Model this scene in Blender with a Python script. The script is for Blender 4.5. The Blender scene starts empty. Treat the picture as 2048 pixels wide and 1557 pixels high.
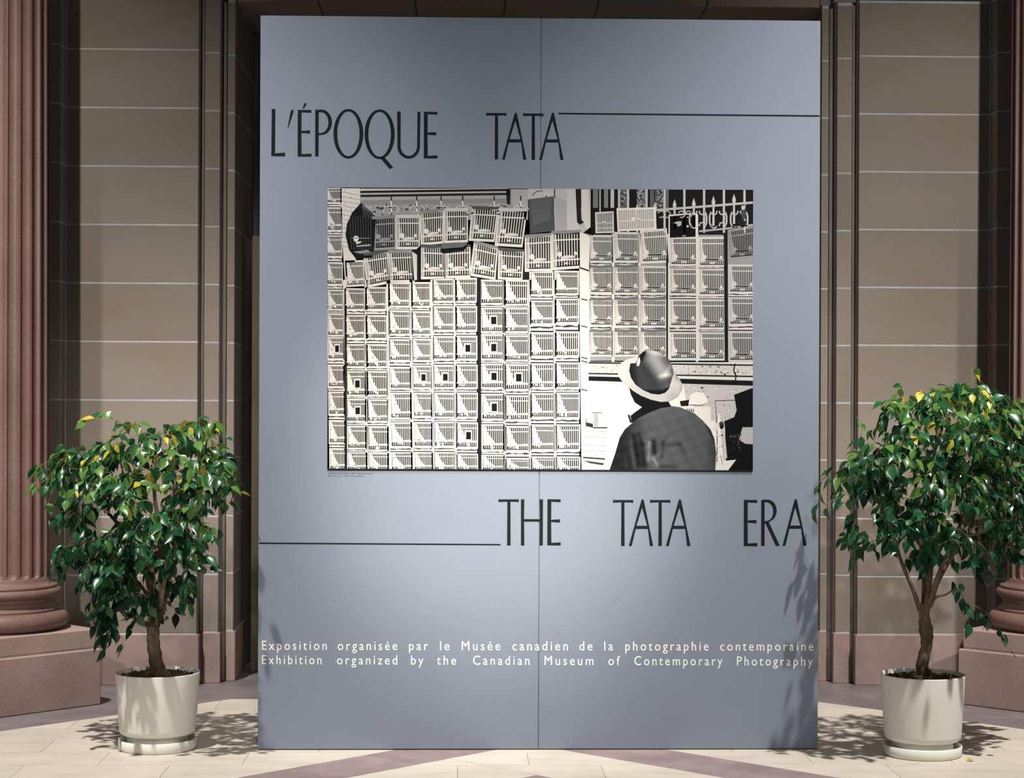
import bpy, bmesh, math, random
from mathutils import Vector, Matrix
from mathutils.geometry import tessellate_polygon
random.seed(7)
S = bpy.context.scene
COL = S.collection
PI = math.pi

# ------------------------------------------------------------------ camera
FPX, PX0, PY0 = 3800.0, 1024.0, 805.0
YAW, ROLL, EYE = math.radians(1.6), 0.004, 1.52
fwd = Vector((math.sin(YAW), math.cos(YAW), 0)); rgt = Vector((math.cos(YAW), -math.sin(YAW), 0)); up = Vector((0, 0, 1))
Xc = (rgt + ROLL * up).normalized(); Yc = (up - ROLL * rgt).normalized(); Zc = Xc.cross(Yc)
cam_d = bpy.data.cameras.new('camera'); cam = bpy.data.objects.new('camera', cam_d); COL.objects.link(cam)
M4 = Matrix((Xc, Yc, Zc)).transposed().to_4x4(); M4.translation = (0, 0, EYE); cam.matrix_world = M4
cam_d.sensor_width = 36; cam_d.lens = FPX / 2048 * 36
cam_d.shift_y = (PY0 - 778.5) / 2048
cam_d.clip_end = 200
S.camera = cam

# ------------------------------------------------------------------ world, lights, exposure
S.view_settings.view_transform = 'Standard'; S.view_settings.look = 'None'
S.view_settings.gamma = 1; S.view_settings.use_curve_mapping = False
S.view_settings.exposure = 0.0
W = bpy.data.worlds.new('hall_daylight'); S.world = W; W.use_nodes = True
W.node_tree.nodes['Background'].inputs[0].default_value = (0.80, 0.88, 1.0, 1)
W.node_tree.nodes['Background'].inputs[1].default_value = 0.07

def aim(o, target):
    o.rotation_euler = (Vector(target) - Vector(o.location)).to_track_quat('-Z', 'Y').to_euler()
def spot(name, loc, target, watts, deg, blend, rad, color=(1, .97, .92)):
    l = bpy.data.lights.new(name, 'SPOT'); l.energy = watts; l.spot_size = math.radians(deg); l.spot_blend = blend
    l.shadow_soft_size = rad; l.color = color
    o = bpy.data.objects.new(name, l); COL.objects.link(o); o.location = loc; aim(o, target); return o
def area(name, loc, target, watts, sx, sy, color=(1, .97, .92)):
    l = bpy.data.lights.new(name, 'AREA'); l.shape = 'RECTANGLE'; l.size = sx; l.size_y = sy; l.energy = watts; l.color = color
    o = bpy.data.objects.new(name, l); COL.objects.link(o); o.location = loc; aim(o, target); return o
# two crossing ceiling spots for the plants and the floor, two for the panel's pool of light, two added fill lamps for the walls
spot('ceiling_spot_left', (-3.0, 5.0, 9.9), (-1.7, 8.55, 0.6), 5700, 31, 1.0, 0.10)
spot('ceiling_spot_right', (3.5, 5.0, 9.9), (1.9, 8.55, 0.6), 5700, 31, 1.0, 0.10)
spot('panel_spot', (0.1, 0.8, 5.4), (0.12, 8.3, 1.50), 1700, 31, 1.0, 0.30, (1, .96, .90))
spot('picture_spot', (0.1, 0.9, 5.2), (0.18, 8.3, 1.32), 5400, 14, 1.0, 0.20, (1, .95, .83))
spot('wall_fill_left', (-2.5, -1.5, 5.0), (-2.65, 9.6, 2.1), 3050, 24, 1.0, 0.12, (1, .95, .88))  # added frontal fill that brightens the left wall and tub
spot('wall_fill_right', (2.7, -1.5, 5.0), (2.85, 9.6, 2.1), 3400, 24, 1.0, 0.12, (1, .95, .88))  # its added counterpart for the right-hand side

# ------------------------------------------------------------------ helpers
def P(px, py, Y):
    """point of the plane y = Y that the photograph shows at pixel px, py"""
    u, w = px - PX0, py - PY0
    uu, ww = u + ROLL * w, w - ROLL * u
    d = rgt * (uu / FPX) + fwd - up * (ww / FPX)
    t = Y / d.y
    return Vector((d.x * t, Y, EYE + d.z * t))
def PF(px, py, z=0.0):
    """point at height z seen at pixel"""
    u, w = px - PX0, py - PY0
    uu, ww = u + ROLL * w, w - ROLL * u
    d = rgt * (uu / FPX) + fwd - up * (ww / FPX)
    t = (z - EYE) / d.z
    return Vector((d.x * t, d.y * t, z))
def setp(o, label=None, cat=None, group=None, kind=None):
    for k, v in (('label', label), ('category', cat), ('group', group), ('kind', kind)):
        if v: o[k] = v
    return o
def obj(name, me, parent=None, mat=None):
    if mat is not None and not me.materials: me.materials.append(mat)
    o = bpy.data.objects.new(name, me); COL.objects.link(o)
    if parent is not None: o.parent = parent
    return o
def empty(name, loc=(0, 0, 0)):
    o = bpy.data.objects.new(name, None); COL.objects.link(o); o.location = loc; o.empty_display_size = .1; return o
def from_bm(name, bm, parent=None, mat=None, smooth=False, loc=None):
    me = bpy.data.meshes.new(name); bm.normal_update(); bm.to_mesh(me); bm.free()
    if smooth:
        for p in me.polygons: p.use_smooth = True
    o = obj(name, me, parent, mat)
    if loc is not None: o.location = loc
    return o
def add_box(bm, x0, x1, y0, y1, z0, z1, bev=0.0):
    g = bmesh.ops.create_cube(bm, size=1)['verts']
    for v in g:
        v.co = Vector(((x0 + x1) / 2 + v.co.x * (x1 - x0), (y0 + y1) / 2 + v.co.y * (y1 - y0), (z0 + z1) / 2 + v.co.z * (z1 - z0)))
    if bev > 0:
        es = set()
        for v in g:
            for e in v.link_edges: es.add(e)
        bmesh.ops.bevel(bm, geom=list(es), offset=bev, segments=1, affect='EDGES', profile=.5)
def box(name, x0, x1, y0, y1, z0, z1, mat, parent=None, bev=0.0):
    bm = bmesh.new(); add_box(bm, min(x0, x1), max(x0, x1), min(y0, y1), max(y0, y1), z0, z1, bev)
    off = Vector(((x0 + x1) / 2, (y0 + y1) / 2, (z0 + z1) / 2))
    if parent is not None: return from_bm(name, bm, parent, mat)
    return from_bm(name, bm, None, mat)
def add_prism(bm, pts, z0, z1):
    """vertical prism over a plan polygon"""
    n = len(pts)
    a = [bm.verts.new((p[0], p[1], z0)) for p in pts]; b = [bm.verts.new((p[0], p[1], z1)) for p in pts]
    bm.faces.new(a[::-1]); bm.faces.new(b)
    for i in range(n): bm.faces.new((a[i], a[(i + 1) % n], b[(i + 1) % n], b[i]))
    bmesh.ops.recalc_face_normals(bm, faces=bm.faces[:])
def add_lathe(bm, prof, n=64, c=(0, 0), close=True, a0=0.0):
    rings = []
    for r, z in prof:
        rings.append([bm.verts.new((c[0] + r * math.cos(a0 + 2 * PI * i / n), c[1] + r * math.sin(a0 + 2 * PI * i / n), z)) for i in range(n)])
    for k in range(len(rings) - 1):
        for i in range(n):
            j = (i + 1) % n
            bm.faces.new((rings[k][i], rings[k][j], rings[k + 1][j], rings[k + 1][i]))
    if close:
        bm.faces.new(rings[0][::-1]); bm.faces.new(rings[-1])
def add_tube(bm, pts, rads, n=7, cap=True):
    rings = []; ref = Vector((0.3, 1, 0.1)).normalized()
    for i, p in enumerate(pts):
        t = (pts[min(i + 1, len(pts) - 1)] - pts[max(i - 1, 0)])
        if t.length < 1e-9: t = Vector((0, 0, 1))
        t.normalize(); a = t.cross(ref)
        if a.length < 1e-3: a = t.cross(Vector((1, 0, 0)))
        a.normalize(); b = t.cross(a)
        rings.append([bm.verts.new(p + (a * math.cos(2 * PI * k / n) + b * math.sin(2 * PI * k / n)) * rads[i]) for k in range(n)])
    for i in range(len(rings) - 1):
        for k in range(n):
            bm.faces.new((rings[i][k], rings[i][(k + 1) % n], rings[i + 1][(k + 1) % n], rings[i + 1][k]))
    if cap:
        bm.faces.new(rings[0][::-1]); bm.faces.new(rings[-1])
def catmull(pts, k=6):
    out = []
    for i in range(len(pts) - 1):
        p0, p1, p2, p3 = pts[max(i - 1, 0)], pts[i], pts[i + 1], pts[min(i + 2, len(pts) - 1)]
        for j in range(k):
            t = j / k
            out.append(0.5 * ((2 * p1) + (p2 - p0) * t + (2 * p0 - 5 * p1 + 4 * p2 - p3) * t * t + (3 * p1 - p0 - 3 * p2 + p3) * t ** 3))
    out.append(pts[-1]); return out

# ------------------------------------------------------------------ materials
def new_mat(name, col, rough=.6, spec=.5):
    m = bpy.data.materials.new(name); m.use_nodes = True
    b = m.node_tree.nodes['Principled BSDF']
    b.inputs['Base Color'].default_value = (*col, 1); b.inputs['Roughness'].default_value = rough
    b.inputs['Specular IOR Level'].default_value = spec
    return m, m.node_tree, b
def noise_mat(name, cols, scale, rough=.7, spec=.3, fine=0.0, fine_scale=400, bump=0.0, bump_scale=200, stretch=(1, 1, 1), var=0.0, spots=None):
    """cols: list of (pos, colour) for a large blotch ramp; fine speckle multiplies; var = per-object value change"""
    m, nt, b = new_mat(name, cols[0][1], rough, spec); N = nt.nodes.new; L = nt.links.new
    geo = N('ShaderNodeNewGeometry'); mp = N('ShaderNodeMapping'); mp.inputs['Scale'].default_value = stretch
    L(geo.outputs['Position'], mp.inputs['Vector'])
    tn = N('ShaderNodeTexNoise'); tn.inputs['Scale'].default_value = scale; tn.inputs['Detail'].default_value = 5; tn.inputs['Roughness'].default_value = .6
    L(mp.outputs[0], tn.inputs['Vector'])
    cr = N('ShaderNodeValToRGB'); L(tn.outputs['Fac'], cr.inputs['Fac'])
    el = cr.color_ramp.elements
    while len(el) < len(cols): el.new(.5)
    for e, (p, c) in zip(el, cols): e.position = p; e.color = (*c, 1)
    out = cr.outputs['Color']
    if fine > 0:
        fn = N('ShaderNodeTexNoise'); fn.inputs['Scale'].default_value = fine_scale; fn.inputs['Detail'].default_value = 2
        L(geo.outputs['Position'], fn.inputs['Vector'])
        mr = N('ShaderNodeMapRange'); mr.inputs['From Min'].default_value = .3; mr.inputs['From Max'].default_value = .7
        mr.inputs['To Min'].default_value = 1 - fine; mr.inputs['To Max'].default_value = 1 + fine
        L(fn.outputs['Fac'], mr.inputs['Value'])
        mx = N('ShaderNodeMix'); mx.data_type = 'RGBA'; mx.blend_type = 'MULTIPLY'; mx.inputs[0].default_value = 1
        cc = N('ShaderNodeCombineColor'); [L(mr.outputs[0], cc.inputs[i]) for i in range(3)]
        L(out, mx.inputs[6]); L(cc.outputs[0], mx.inputs[7]); out = mx.outputs[2]
    if var > 0:
        oi = N('ShaderNodeObjectInfo'); mr = N('ShaderNodeMapRange'); mr.inputs['To Min'].default_value = 1 - var; mr.inputs['To Max'].default_value = 1 + var
        L(oi.outputs['Random'], mr.inputs['Value'])
        mx = N('ShaderNodeMix'); mx.data_type = 'RGBA'; mx.blend_type = 'MULTIPLY'; mx.inputs[0].default_value = 1
        cc = N('ShaderNodeCombineColor'); [L(mr.outputs[0], cc.inputs[i]) for i in range(3)]
        L(out, mx.inputs[6]); L(cc.outputs[0], mx.inputs[7]); out = mx.outputs[2]
    L(out, b.inputs['Base Color'])
    if bump > 0:
        bn = N('ShaderNodeTexNoise'); bn.inputs['Scale'].default_value = bump_scale; bn.inputs['Detail'].default_value = 3
        L(geo.outputs['Position'], bn.inputs['Vector'])
        bp = N('ShaderNodeBump'); bp.inputs['Strength'].default_value = bump; bp.inputs['Distance'].default_value = .002
        L(bn.outputs['Fac'], bp.inputs['Height']); L(bp.outputs[0], b.inputs['Normal'])
    return m
M_SAND = noise_mat('sandstone', [(.25, (.27, .21, .16)), (.5, (.285, .243, .205)), (.75, (.31, .265, .24))], 1.1, .9, .15, .14, 260, .25, 300, (1, 1, 1.6), .07)
M_MORTAR = noise_mat('pale_mortar', [(.3, (.42, .42, .44)), (.7, (.56, .56, .58))], 6, .9, .1, .1, 150)
M_MOULD = noise_mat('stone_moulding', [(.3, (.22, .175, .15)), (.7, (.29, .235, .20))], 3, .9, .15, .12, 260)
M_GRAN = noise_mat('mauve_granite', [(.25, (.31, .215, .19)), (.55, (.37, .265, .235)), (.8, (.42, .31, .28))], 2.5, .6, .3, .28, 330, .12, 300, (1, 1, 1), .05)
M_COLM = noise_mat('red_granite', [(.25, (.14, .075, .062)), (.55, (.19, .11, .093)), (.8, (.235, .145, .125))], 3.0, .5, .35, .32, 300, .1, 300, (1, 1, .5), .0)
M_TILE = noise_mat('cream_travertine', [(.25, (.50, .44, .37)), (.5, (.58, .515, .44)), (.75, (.64, .57, .50))], 4, .5, .3, .12, 220, .05, 150, (1, 2.2, 1), .05)
M_BAND = noise_mat('mauve_marble', [(.25, (.21, .15, .15)), (.5, (.27, .20, .20)), (.75, (.36, .28, .28))], 5, .5, .3, .18, 250, .05, 150, (1, 1, 1), .05)
M_BORDER = noise_mat('grey_mauve_marble', [(.25, (.15, .12, .125)), (.5, (.19, .16, .165)), (.75, (.25, .21, .22))], 5, .5, .3, .18, 250, .05, 150, (1, 1, 1), .05)
M_GROUT = noise_mat('floor_bed', [(.3, (.30, .26, .22)), (.7, (.36, .31, .26))], 4, .9, .1)
M_PANEL = noise_mat('blue_grey_paint', [(.3, (.198, .226, .282)), (.7, (.213, .243, .302))], 1.5, .9, .08, .20, 420, .05, 400)
M_PEDGE, _, _ = new_mat('panel_edge_paint', (.16, .18, .21), .8, .2)
M_INK, _, _ = new_mat('black_vinyl', (.008, .012, .013), .8, .1)
M_WINK, _, _ = new_mat('white_vinyl', (.92, .90, .86), .6, .3)
M_OLIVE = noise_mat('olive_board', [(.3, (.16, .135, .085)), (.7, (.21, .18, .12))], 3, .8, .2, .1, 200)
M_POT = noise_mat('white_plastic', [(.3, (.80, .78, .71)), (.7, (.84, .82, .76))], 3, .5, .3, .02, 300)
M_SOIL = noise_mat('bark_chips', [(.3, (.03, .018, .012)), (.5, (.09, .05, .035)), (.7, (.20, .12, .085))], 60, .95, .1, .3, 200, .8, 90)
M_BARK = noise_mat('ficus_bark', [(.3, (.07, .045, .028)), (.55, (.17, .12, .08)), (.75, (.30, .24, .17))], 18, .85, .2, .25, 200, .6, 120, (1, 1, .35))
M_TWIG = noise_mat('green_twig', [(.3, (.20, .16, .07)), (.7, (.30, .24, .12))], 30, .7, .3)
def leaf_mat(name, a, b_, rough=.28):
    m, nt, b = new_mat(name, a, rough, .6); N = nt.nodes.new; L = nt.links.new
    geo = N('ShaderNodeNewGeometry'); oi = N('ShaderNodeObjectInfo')
    tn = N('ShaderNodeTexNoise'); tn.inputs['Scale'].default_value = 14; L(geo.outputs['Position'], tn.inputs['Vector'])
    mx = N('ShaderNodeMix'); mx.data_type = 'RGBA'; L(tn.outputs['Fac'], mx.inputs[0])
    mx.inputs[6].default_value = (*a, 1); mx.inputs[7].default_value = (*b_, 1)
    L(mx.outputs[2], b.inputs['Base Color'])
    tr = N('ShaderNodeBsdfTranslucent'); L(mx.outputs[2], tr.inputs['Color'])
    ms = N('ShaderNodeMixShader'); ms.inputs[0].default_value = .22
    L(b.outputs[0], ms.inputs[1]); L(tr.outputs[0], ms.inputs[2]); L(ms.outputs[0], nt.nodes['Material Output'].inputs['Surface'])
    return m
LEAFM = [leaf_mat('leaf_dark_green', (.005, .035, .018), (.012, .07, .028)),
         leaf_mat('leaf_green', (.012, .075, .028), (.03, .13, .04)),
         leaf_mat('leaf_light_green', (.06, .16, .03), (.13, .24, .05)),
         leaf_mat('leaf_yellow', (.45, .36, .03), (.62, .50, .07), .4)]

# ------------------------------------------------------------------ walls
Wd, W0, W1, W2, YREV = 10.07, 10.2, 10.28, 10.36, 11.7
ZB, DZ = .2745, .3124
ZJ = [ZB + DZ * k for k in range(0, 12)]      # joints up to 3.71
ZTOP = 3.69; ZHI = 4.7
MG = .0032                                      # half joint
PR = .0015                                     # stone proud of mortar
def XP(px, Y): return P(px, 805, Y).x
def side_wall(s):
    """s = -1 left of the opening, +1 right of it"""
    if s < 0: xr, xm, x1, x2, = XP(129, W0), XP(395, W0), XP(438, W1), XP(468, W2)
    else: xr, xm, x1, x2 = XP(1979, W0), XP(1716, W0), XP(1672, W1), XP(1641, W2)
    xo = xr + s * 2.6
    name = 'wall_left' if s < 0 else 'wall_right'
    Q1, Q2 = .024, .032
    # mortar body in plan, set back behind the stone faces
    pts = [(xo, Wd + PR), (xr, Wd + PR), (xr, W0 + PR), (xm + s * PR, W0 + PR), (xm + s * PR, W1 + .036), (xm - s * Q1, W1 + .036), (xm - s * Q1, W1 + PR), (x1 + s * PR, W1 + PR), (x1 + s * PR, W2 + .036), (x1 - s * Q2, W2 + .036), (x1 - s * Q2, W2 + PR), (x2 + s * PR, W2 + PR), (x2 + s * PR, YREV), (xo, YREV)]
    bm = bmesh.new(); add_prism(bm, pts, 0, ZHI)
    wall = from_bm(name, bm, None, M_MORTAR); setp(wall, kind='structure')
    T = .05
    lev = [0.0] + ZJ[:-1] + [ZTOP]
    top = [ZTOP, ZTOP + DZ, ZTOP + 2 * DZ, ZHI]
    seam = xr + s * 1.1
    for i in range(len(lev) - 1):
        z0, z1 = lev[i] + (MG if i else 0), lev[i + 1] - MG
        base = i == 0; mt = M_GRAN if base else M_SAND; e = .012 if base else 0.0
        def st(xa, xb, ya, yb): box('stone_block', xa, xb, ya - e, yb, z0, z1, mt, wall, .003)
        st(xo, seam + s * MG, Wd, Wd + T)
        box('stone_block', seam - s * MG, xr - s * (PR + e), Wd - e, W0 - .0005 - e, z0, z1, mt, wall, .003)   # corner stone with its return
        st(xr - s * .007 - s * e, xm - s * e, W0, W0 + T)
        # narrow orders
        st(xm - s * Q1, x1 - s * e, W1, W1 + .034)
        st(x1 - s * Q2, x2 - s * e, W2, W2 + .034)
        # reveal stones: side face of the opening
        bm2 = bmesh.new(); r0, r1 = W2 + .035, 10.84
        add_box(bm2, min(x2 - s * e, x2 + s * T), max(x2 - s * e, x2 + s * T), r0, r1, z0, z1, .003)
        from_bm('stone_block', bm2, wall, mt)
        if lev[i] > 2.3:
            bm2 = bmesh.new(); add_box(bm2, min(x2, x2 + s * T), max(x2, x2 + s * T), r1 + MG * 2, 11.28, z0, z1, .003)
            from_bm('stone_block', bm2, wall, mt)
        else:
            # rebate of the inner door, cut back into the reveal
            pass
    for i in range(3):
        z0, z1 = top[i] + .012 if i == 0 else top[i] + MG, top[i + 1] - MG
        for (xa, xb, ya) in ((xo, xr, Wd), (xr, xm, W0), (xm, x1 - s * .02, W1), (x1 - s * .02, x2 - s * .01, W2)):
            box('stone_block', xa, xb, ya - .004, ya + T, z0, z1, M_SAND, wall, .003)
    # returns between the orders as rolled mouldings with quirks either side
    for (xq, ya, yb, Q) in ((xm, W0, W1, Q1), (x1, W1, W2, Q2)):
        for zA, zB, mt in ((.002, ZB - .002, M_GRAN), (ZB + .002, ZTOP - .004, M_MOULD)):
            bm2 = bmesh.new()
            r = .0085 if Q < .03 else .0105; cx, cy = xq - s * (Q * .52), yb + .012
            prof = [(xq, yb + .035), (xq, yb + .030), (cx + s * r, yb + .030)]
            for k in range(0, 9):
                a = PI * k / 8
                prof.append((cx + s * r * math.cos(a), cy - r * math.sin(a)))
            prof += [(cx - s * r, yb + .030), (xq - s * Q, yb + .030), (xq - s * Q, yb + .035)]
            add_prism(bm2, prof, zA, zB)
            from_bm('bead_moulding', bm2, wall, mt)
    # string course above the main field
    bm2 = bmesh.new()
    add_box(bm2, min(xr, xm), max(xr, xm), W0 - .035, W0 + .01, ZTOP + .012, ZTOP + .04, .004)
    add_box(bm2, min(xr, xm), max(xr, xm), W0 - .05, W0 + .01, ZTOP + .05, ZTOP + .10, .006)
    from_bm('string_course', bm2, wall, M_MOULD)
    return wall, xr, xm, x1, x2
wl, xrl, xml, x1l, x2l = side_wall(-1)
wr, xrr, xmr, x1r, x2r = side_wall(1)

# return stones at the outer corners sit in the mortar core; the lintel spans the opening
bm = bmesh.new(); add_box(bm, x2l - .05, x2r + .05, W2 + .03, YREV, ZTOP + .02, ZHI)
lint = from_bm('trim_1', bm, None, M_MORTAR); setp(lint, kind='structure')
nx = 6; xs = [x2l + .01] + [XP(p, 10.6) for p in (640, 830, 1005, 1187, 1400)] + [x2r - .01]
for i in range(len(xs) - 1):
    box('stone_block', xs[i] + MG, xs[i + 1] - MG, W2 - .004, 10.76, ZTOP + .0, ZTOP + .30, M_SAND, lint, .003)
    box('stone_block', xs[i] + MG, xs[i + 1] - MG, 10.77, 11.3, ZTOP + .0, ZTOP + .30, M_SAND, lint, .003)
    box('stone_block', xs[i] + MG, xs[i + 1] - MG, W2 - .004, W2 + .05, ZTOP + .308, ZTOP + .62, M_SAND, lint, .003)
# back wall of the opening
bm = bmesh.new(); add_box(bm, x2l - .3, x2r + .3, 11.32, 11.5, 0, ZTOP)
wb = from_bm('wall_back', bm, None, M_MORTAR); setp(wb, kind='structure')
for i in range(12):
    z0 = 0 if i == 0 else ZJ[i - 1]; z1 = ZJ[i] if i < 11 else ZTOP
    off = .35 if i % 2 else 0
    x = x2l + .004 - off
    while x < x2r - .05:
        xa, xb = max(x, x2l + .03), min(x + .72, x2r - .03)
        if xb - xa > .03: box('stone_block', xa + MG, xb - MG, 11.28, 11.33, z0 + MG, z1 - MG, M_GRAN if i == 0 else M_SAND, wb, .003)
        x += .72

# tall boarded screen inside the opening, behind the panel
scr = empty('inner_screen', (0.05, 10.75, 0)); setp(scr, 'olive brown boarded screen standing in the doorway behind the grey panel', 'screen')
xa, xb = XP(503, 10.7), XP(1600, 10.7); zs = P(510, 472, 10.7).z
n = 6
for i in range(n):
    bm = bmesh.new(); a, b = xa + .05 + (xb - xa - .1) * i / n, xa + .05 + (xb - xa - .1) * (i + 1) / n
    add_box(bm, a + .002 - .05, b - .002 - .05, -.03 + .0, .0, .05, zs - .05, .004)
    o = from_bm('board', bm, scr, M_OLIVE)
bm = bmesh.new()
add_box(bm, xa - .05, xa, -.05, .03, 0, zs, .004); add_box(bm, xb - .05 - .05, xb - .05, -.05, .03, 0, zs, .004)
add_box(bm, xa, xb - .1, -.05, .03, zs - .05, zs, .003); add_box(bm, xa, xb - .1, -.05, .03, 0, .05, .003)
from_bm('frame', bm, scr, M_OLIVE)

# ------------------------------------------------------------------ floor
bm = bmesh.new(); add_box(bm, -5.2, 5.4, 3.0, 12.2, -.12, -.010)
fl = from_bm('floor', bm, None, M_GROUT); setp(fl, kind='structure')
def clip(poly, a, b, c):
    """keep a*x + b*y <= c"""
    out = []
    for i in range(len(poly)):
        p, q = poly[i], poly[(i + 1) % len(poly)]
        dp, dq = a * p[0] + b * p[1] - c, a * q[0] + b * q[1] - c
        if dp <= 0: out.append(p)
        if dp * dq < 0:
            t = dp / (dp - dq); out.append((p[0] + t * (q[0] - p[0]), p[1] + t * (q[1] - p[1])))
    return out
def area2(p): return abs(sum(p[i][0] * p[(i + 1) % len(p)][1] - p[(i + 1) % len(p)][0] * p[i][1] for i in range(len(p)))) / 2
def piece(poly, name, mt):
    if len(poly) < 3 or area2(poly) < .0008: return
    clean = []
    for p in poly:
        if not clean or (abs(p[0] - clean[-1][0]) + abs(p[1] - clean[-1][1])) > 1e-4: clean.append(p)
    if len(clean) < 3: return
    bm = bmesh.new(); add_prism(bm, clean, -.012, random.uniform(-.0004, .0))
    from_bm(name, bm, fl, mt)
def shrink(poly, g):
    cx = sum(p[0] for p in poly) / len(poly); cy = sum(p[1] for p in poly) / len(poly)
    return poly
p1, p2 = PF(515, 1549), PF(764, 1505.5); L1 = ((p1.y - p1.x) + (p2.y - p2.x)) / 2
p1, p2 = PF(691, 1557), PF(958, 1506.5); L0 = ((p1.y - p1.x) + (p2.y - p2.x)) / 2
p1, p2 = PF(1361, 1505), PF(1650, 1552); R1 = ((p1.y + p1.x) + (p2.y + p2.x)) / 2
p1, p2 = PF(1167, 1505), PF(1434, 1557); R0 = ((p1.y + p1.x) + (p2.y + p2.x)) / 2
p1, p2 = PF(0, 1462), PF(233, 1432); BL = ((p1.y - p1.x) + (p2.y - p2.x)) / 2
p1, p2 = PF(1924, 1443.7), PF(2048, 1458); BR = ((p1.y + p1.x) + (p2.y + p2.x)) / 2
BF = (PF(1655, 1400).y + PF(480, 1397).y) / 2
dm = PF(1073, 1551)
G = .0009
print('floor lines', L0, L1, R0, R1, BL, BR, BF, dm)
# cream fields: tiles in running bond, clipped to the field between the bands
def field(tests, rows, mt, name='tile', tw=.60, th=.295, x0=-4.2, x1=4.4):
    for r in range(int((rows[1] - rows[0]) / th) + 1):
        ya = rows[0] + r * th; off = (r % 2) * tw / 2
        x = x0 - off
        while x < x1:
            p = [(x + G, ya + G), (x + tw - G, ya + G), (x + tw - G, ya + th - G), (x + G, ya + th - G)]
            for (a, b, c) in tests:
                p = clip(p, a, b, c)
                if len(p) < 3: break
            if len(p) >= 3: piece(p, name, mt)
            x += tw
q2 = math.sqrt(2) * G
bord = [(0, 1, BF - G), (-1, 1, BL - q2), (1, 1, BR - q2)]
field([(1, -1, -(L1 + q2)), (1, 1, R0 - q2)] + bord, (6.48, 9.9), M_TILE)                 # west
field([(-1, 1, L0 - q2), (-1, -1, -(R1 + q2))] + bord, (6.48, 9.9), M_TILE)               # east
field([(1, -1, -(L1 + q2)), (-1, -1, -(R1 + q2))] + bord, (6.48, 9.9), M_TILE)            # north
ds = .9
# south field around a mauve lozenge whose tip shows at the bottom edge of the photograph
dx, dy = dm.x, dm.y
south = [(-1, 1, L0 - q2), (1, 1, R0 - q2)]
field(south + [(-1, -1, -(dx + dy + q2))] + [], (6.48, 9.9), M_TILE)
field(south + [(1, 1, dx + dy - q2), (1, -1, -(dy - dx + q2))], (6.48, 9.9), M_TILE)
field([(1, 1, dx + dy - q2), (-1, 1, dy - dx - q2), (-1, -1, -(dx + dy - ds)), (1, -1, (dx - dy + ds))], (6.48, 9.9), M_BAND)
# bands, in slabs
def band(sgn, lo, hi, other0, other1):
    t = -3.6
    while t < 3.6:
        # strip runs along direction (1, sgn); s = y - sgn*x in [lo, hi]; param u = y + sgn*x
        u0, u1 = 8.7 + t * 1.0, 8.7 + (t + .9) * 1.0
        def pt(sv, uv): return ((uv - sv) / 2 * sgn, (uv + sv) / 2)
        poly = [pt(lo + q2, u0 + q2), pt(lo + q2, u1 - q2), pt(hi - q2, u1 - q2), pt(hi - q2, u0 + q2)]
        base = poly
        parts = [base]
        if other0 is not None:
            parts = [clip(base, sgn, 1, other0 - q2), clip(base, -sgn, -1, -(other1 + q2))]
        for p in parts:
            for (a, b, c) in bord + [(0, -1, -6.48)]:
                if len(p) >= 3: p = clip(p, a, b, c)
            if len(p) >= 3: piece(p, 'tile', M_BAND)
        t += .9
band(1, L0, L1, R0, R1)
band(-1, R0, R1, None, None)
# border zone along the walls, in large mauve slabs
field([(0, -1, -(BF + G))], (BF, 10.9), M_BORDER, tw=.9, th=.42)
field([(0, 1, BF - G), (1, -1, -(BL + q2))], (6.48, 9.9), M_BORDER, tw=.9, th=.42)
field([(0, 1, BF - G), (-1, -1, -(BR + q2))], (6.48, 9.9), M_BORDER, tw=.9, th=.42)

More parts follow.
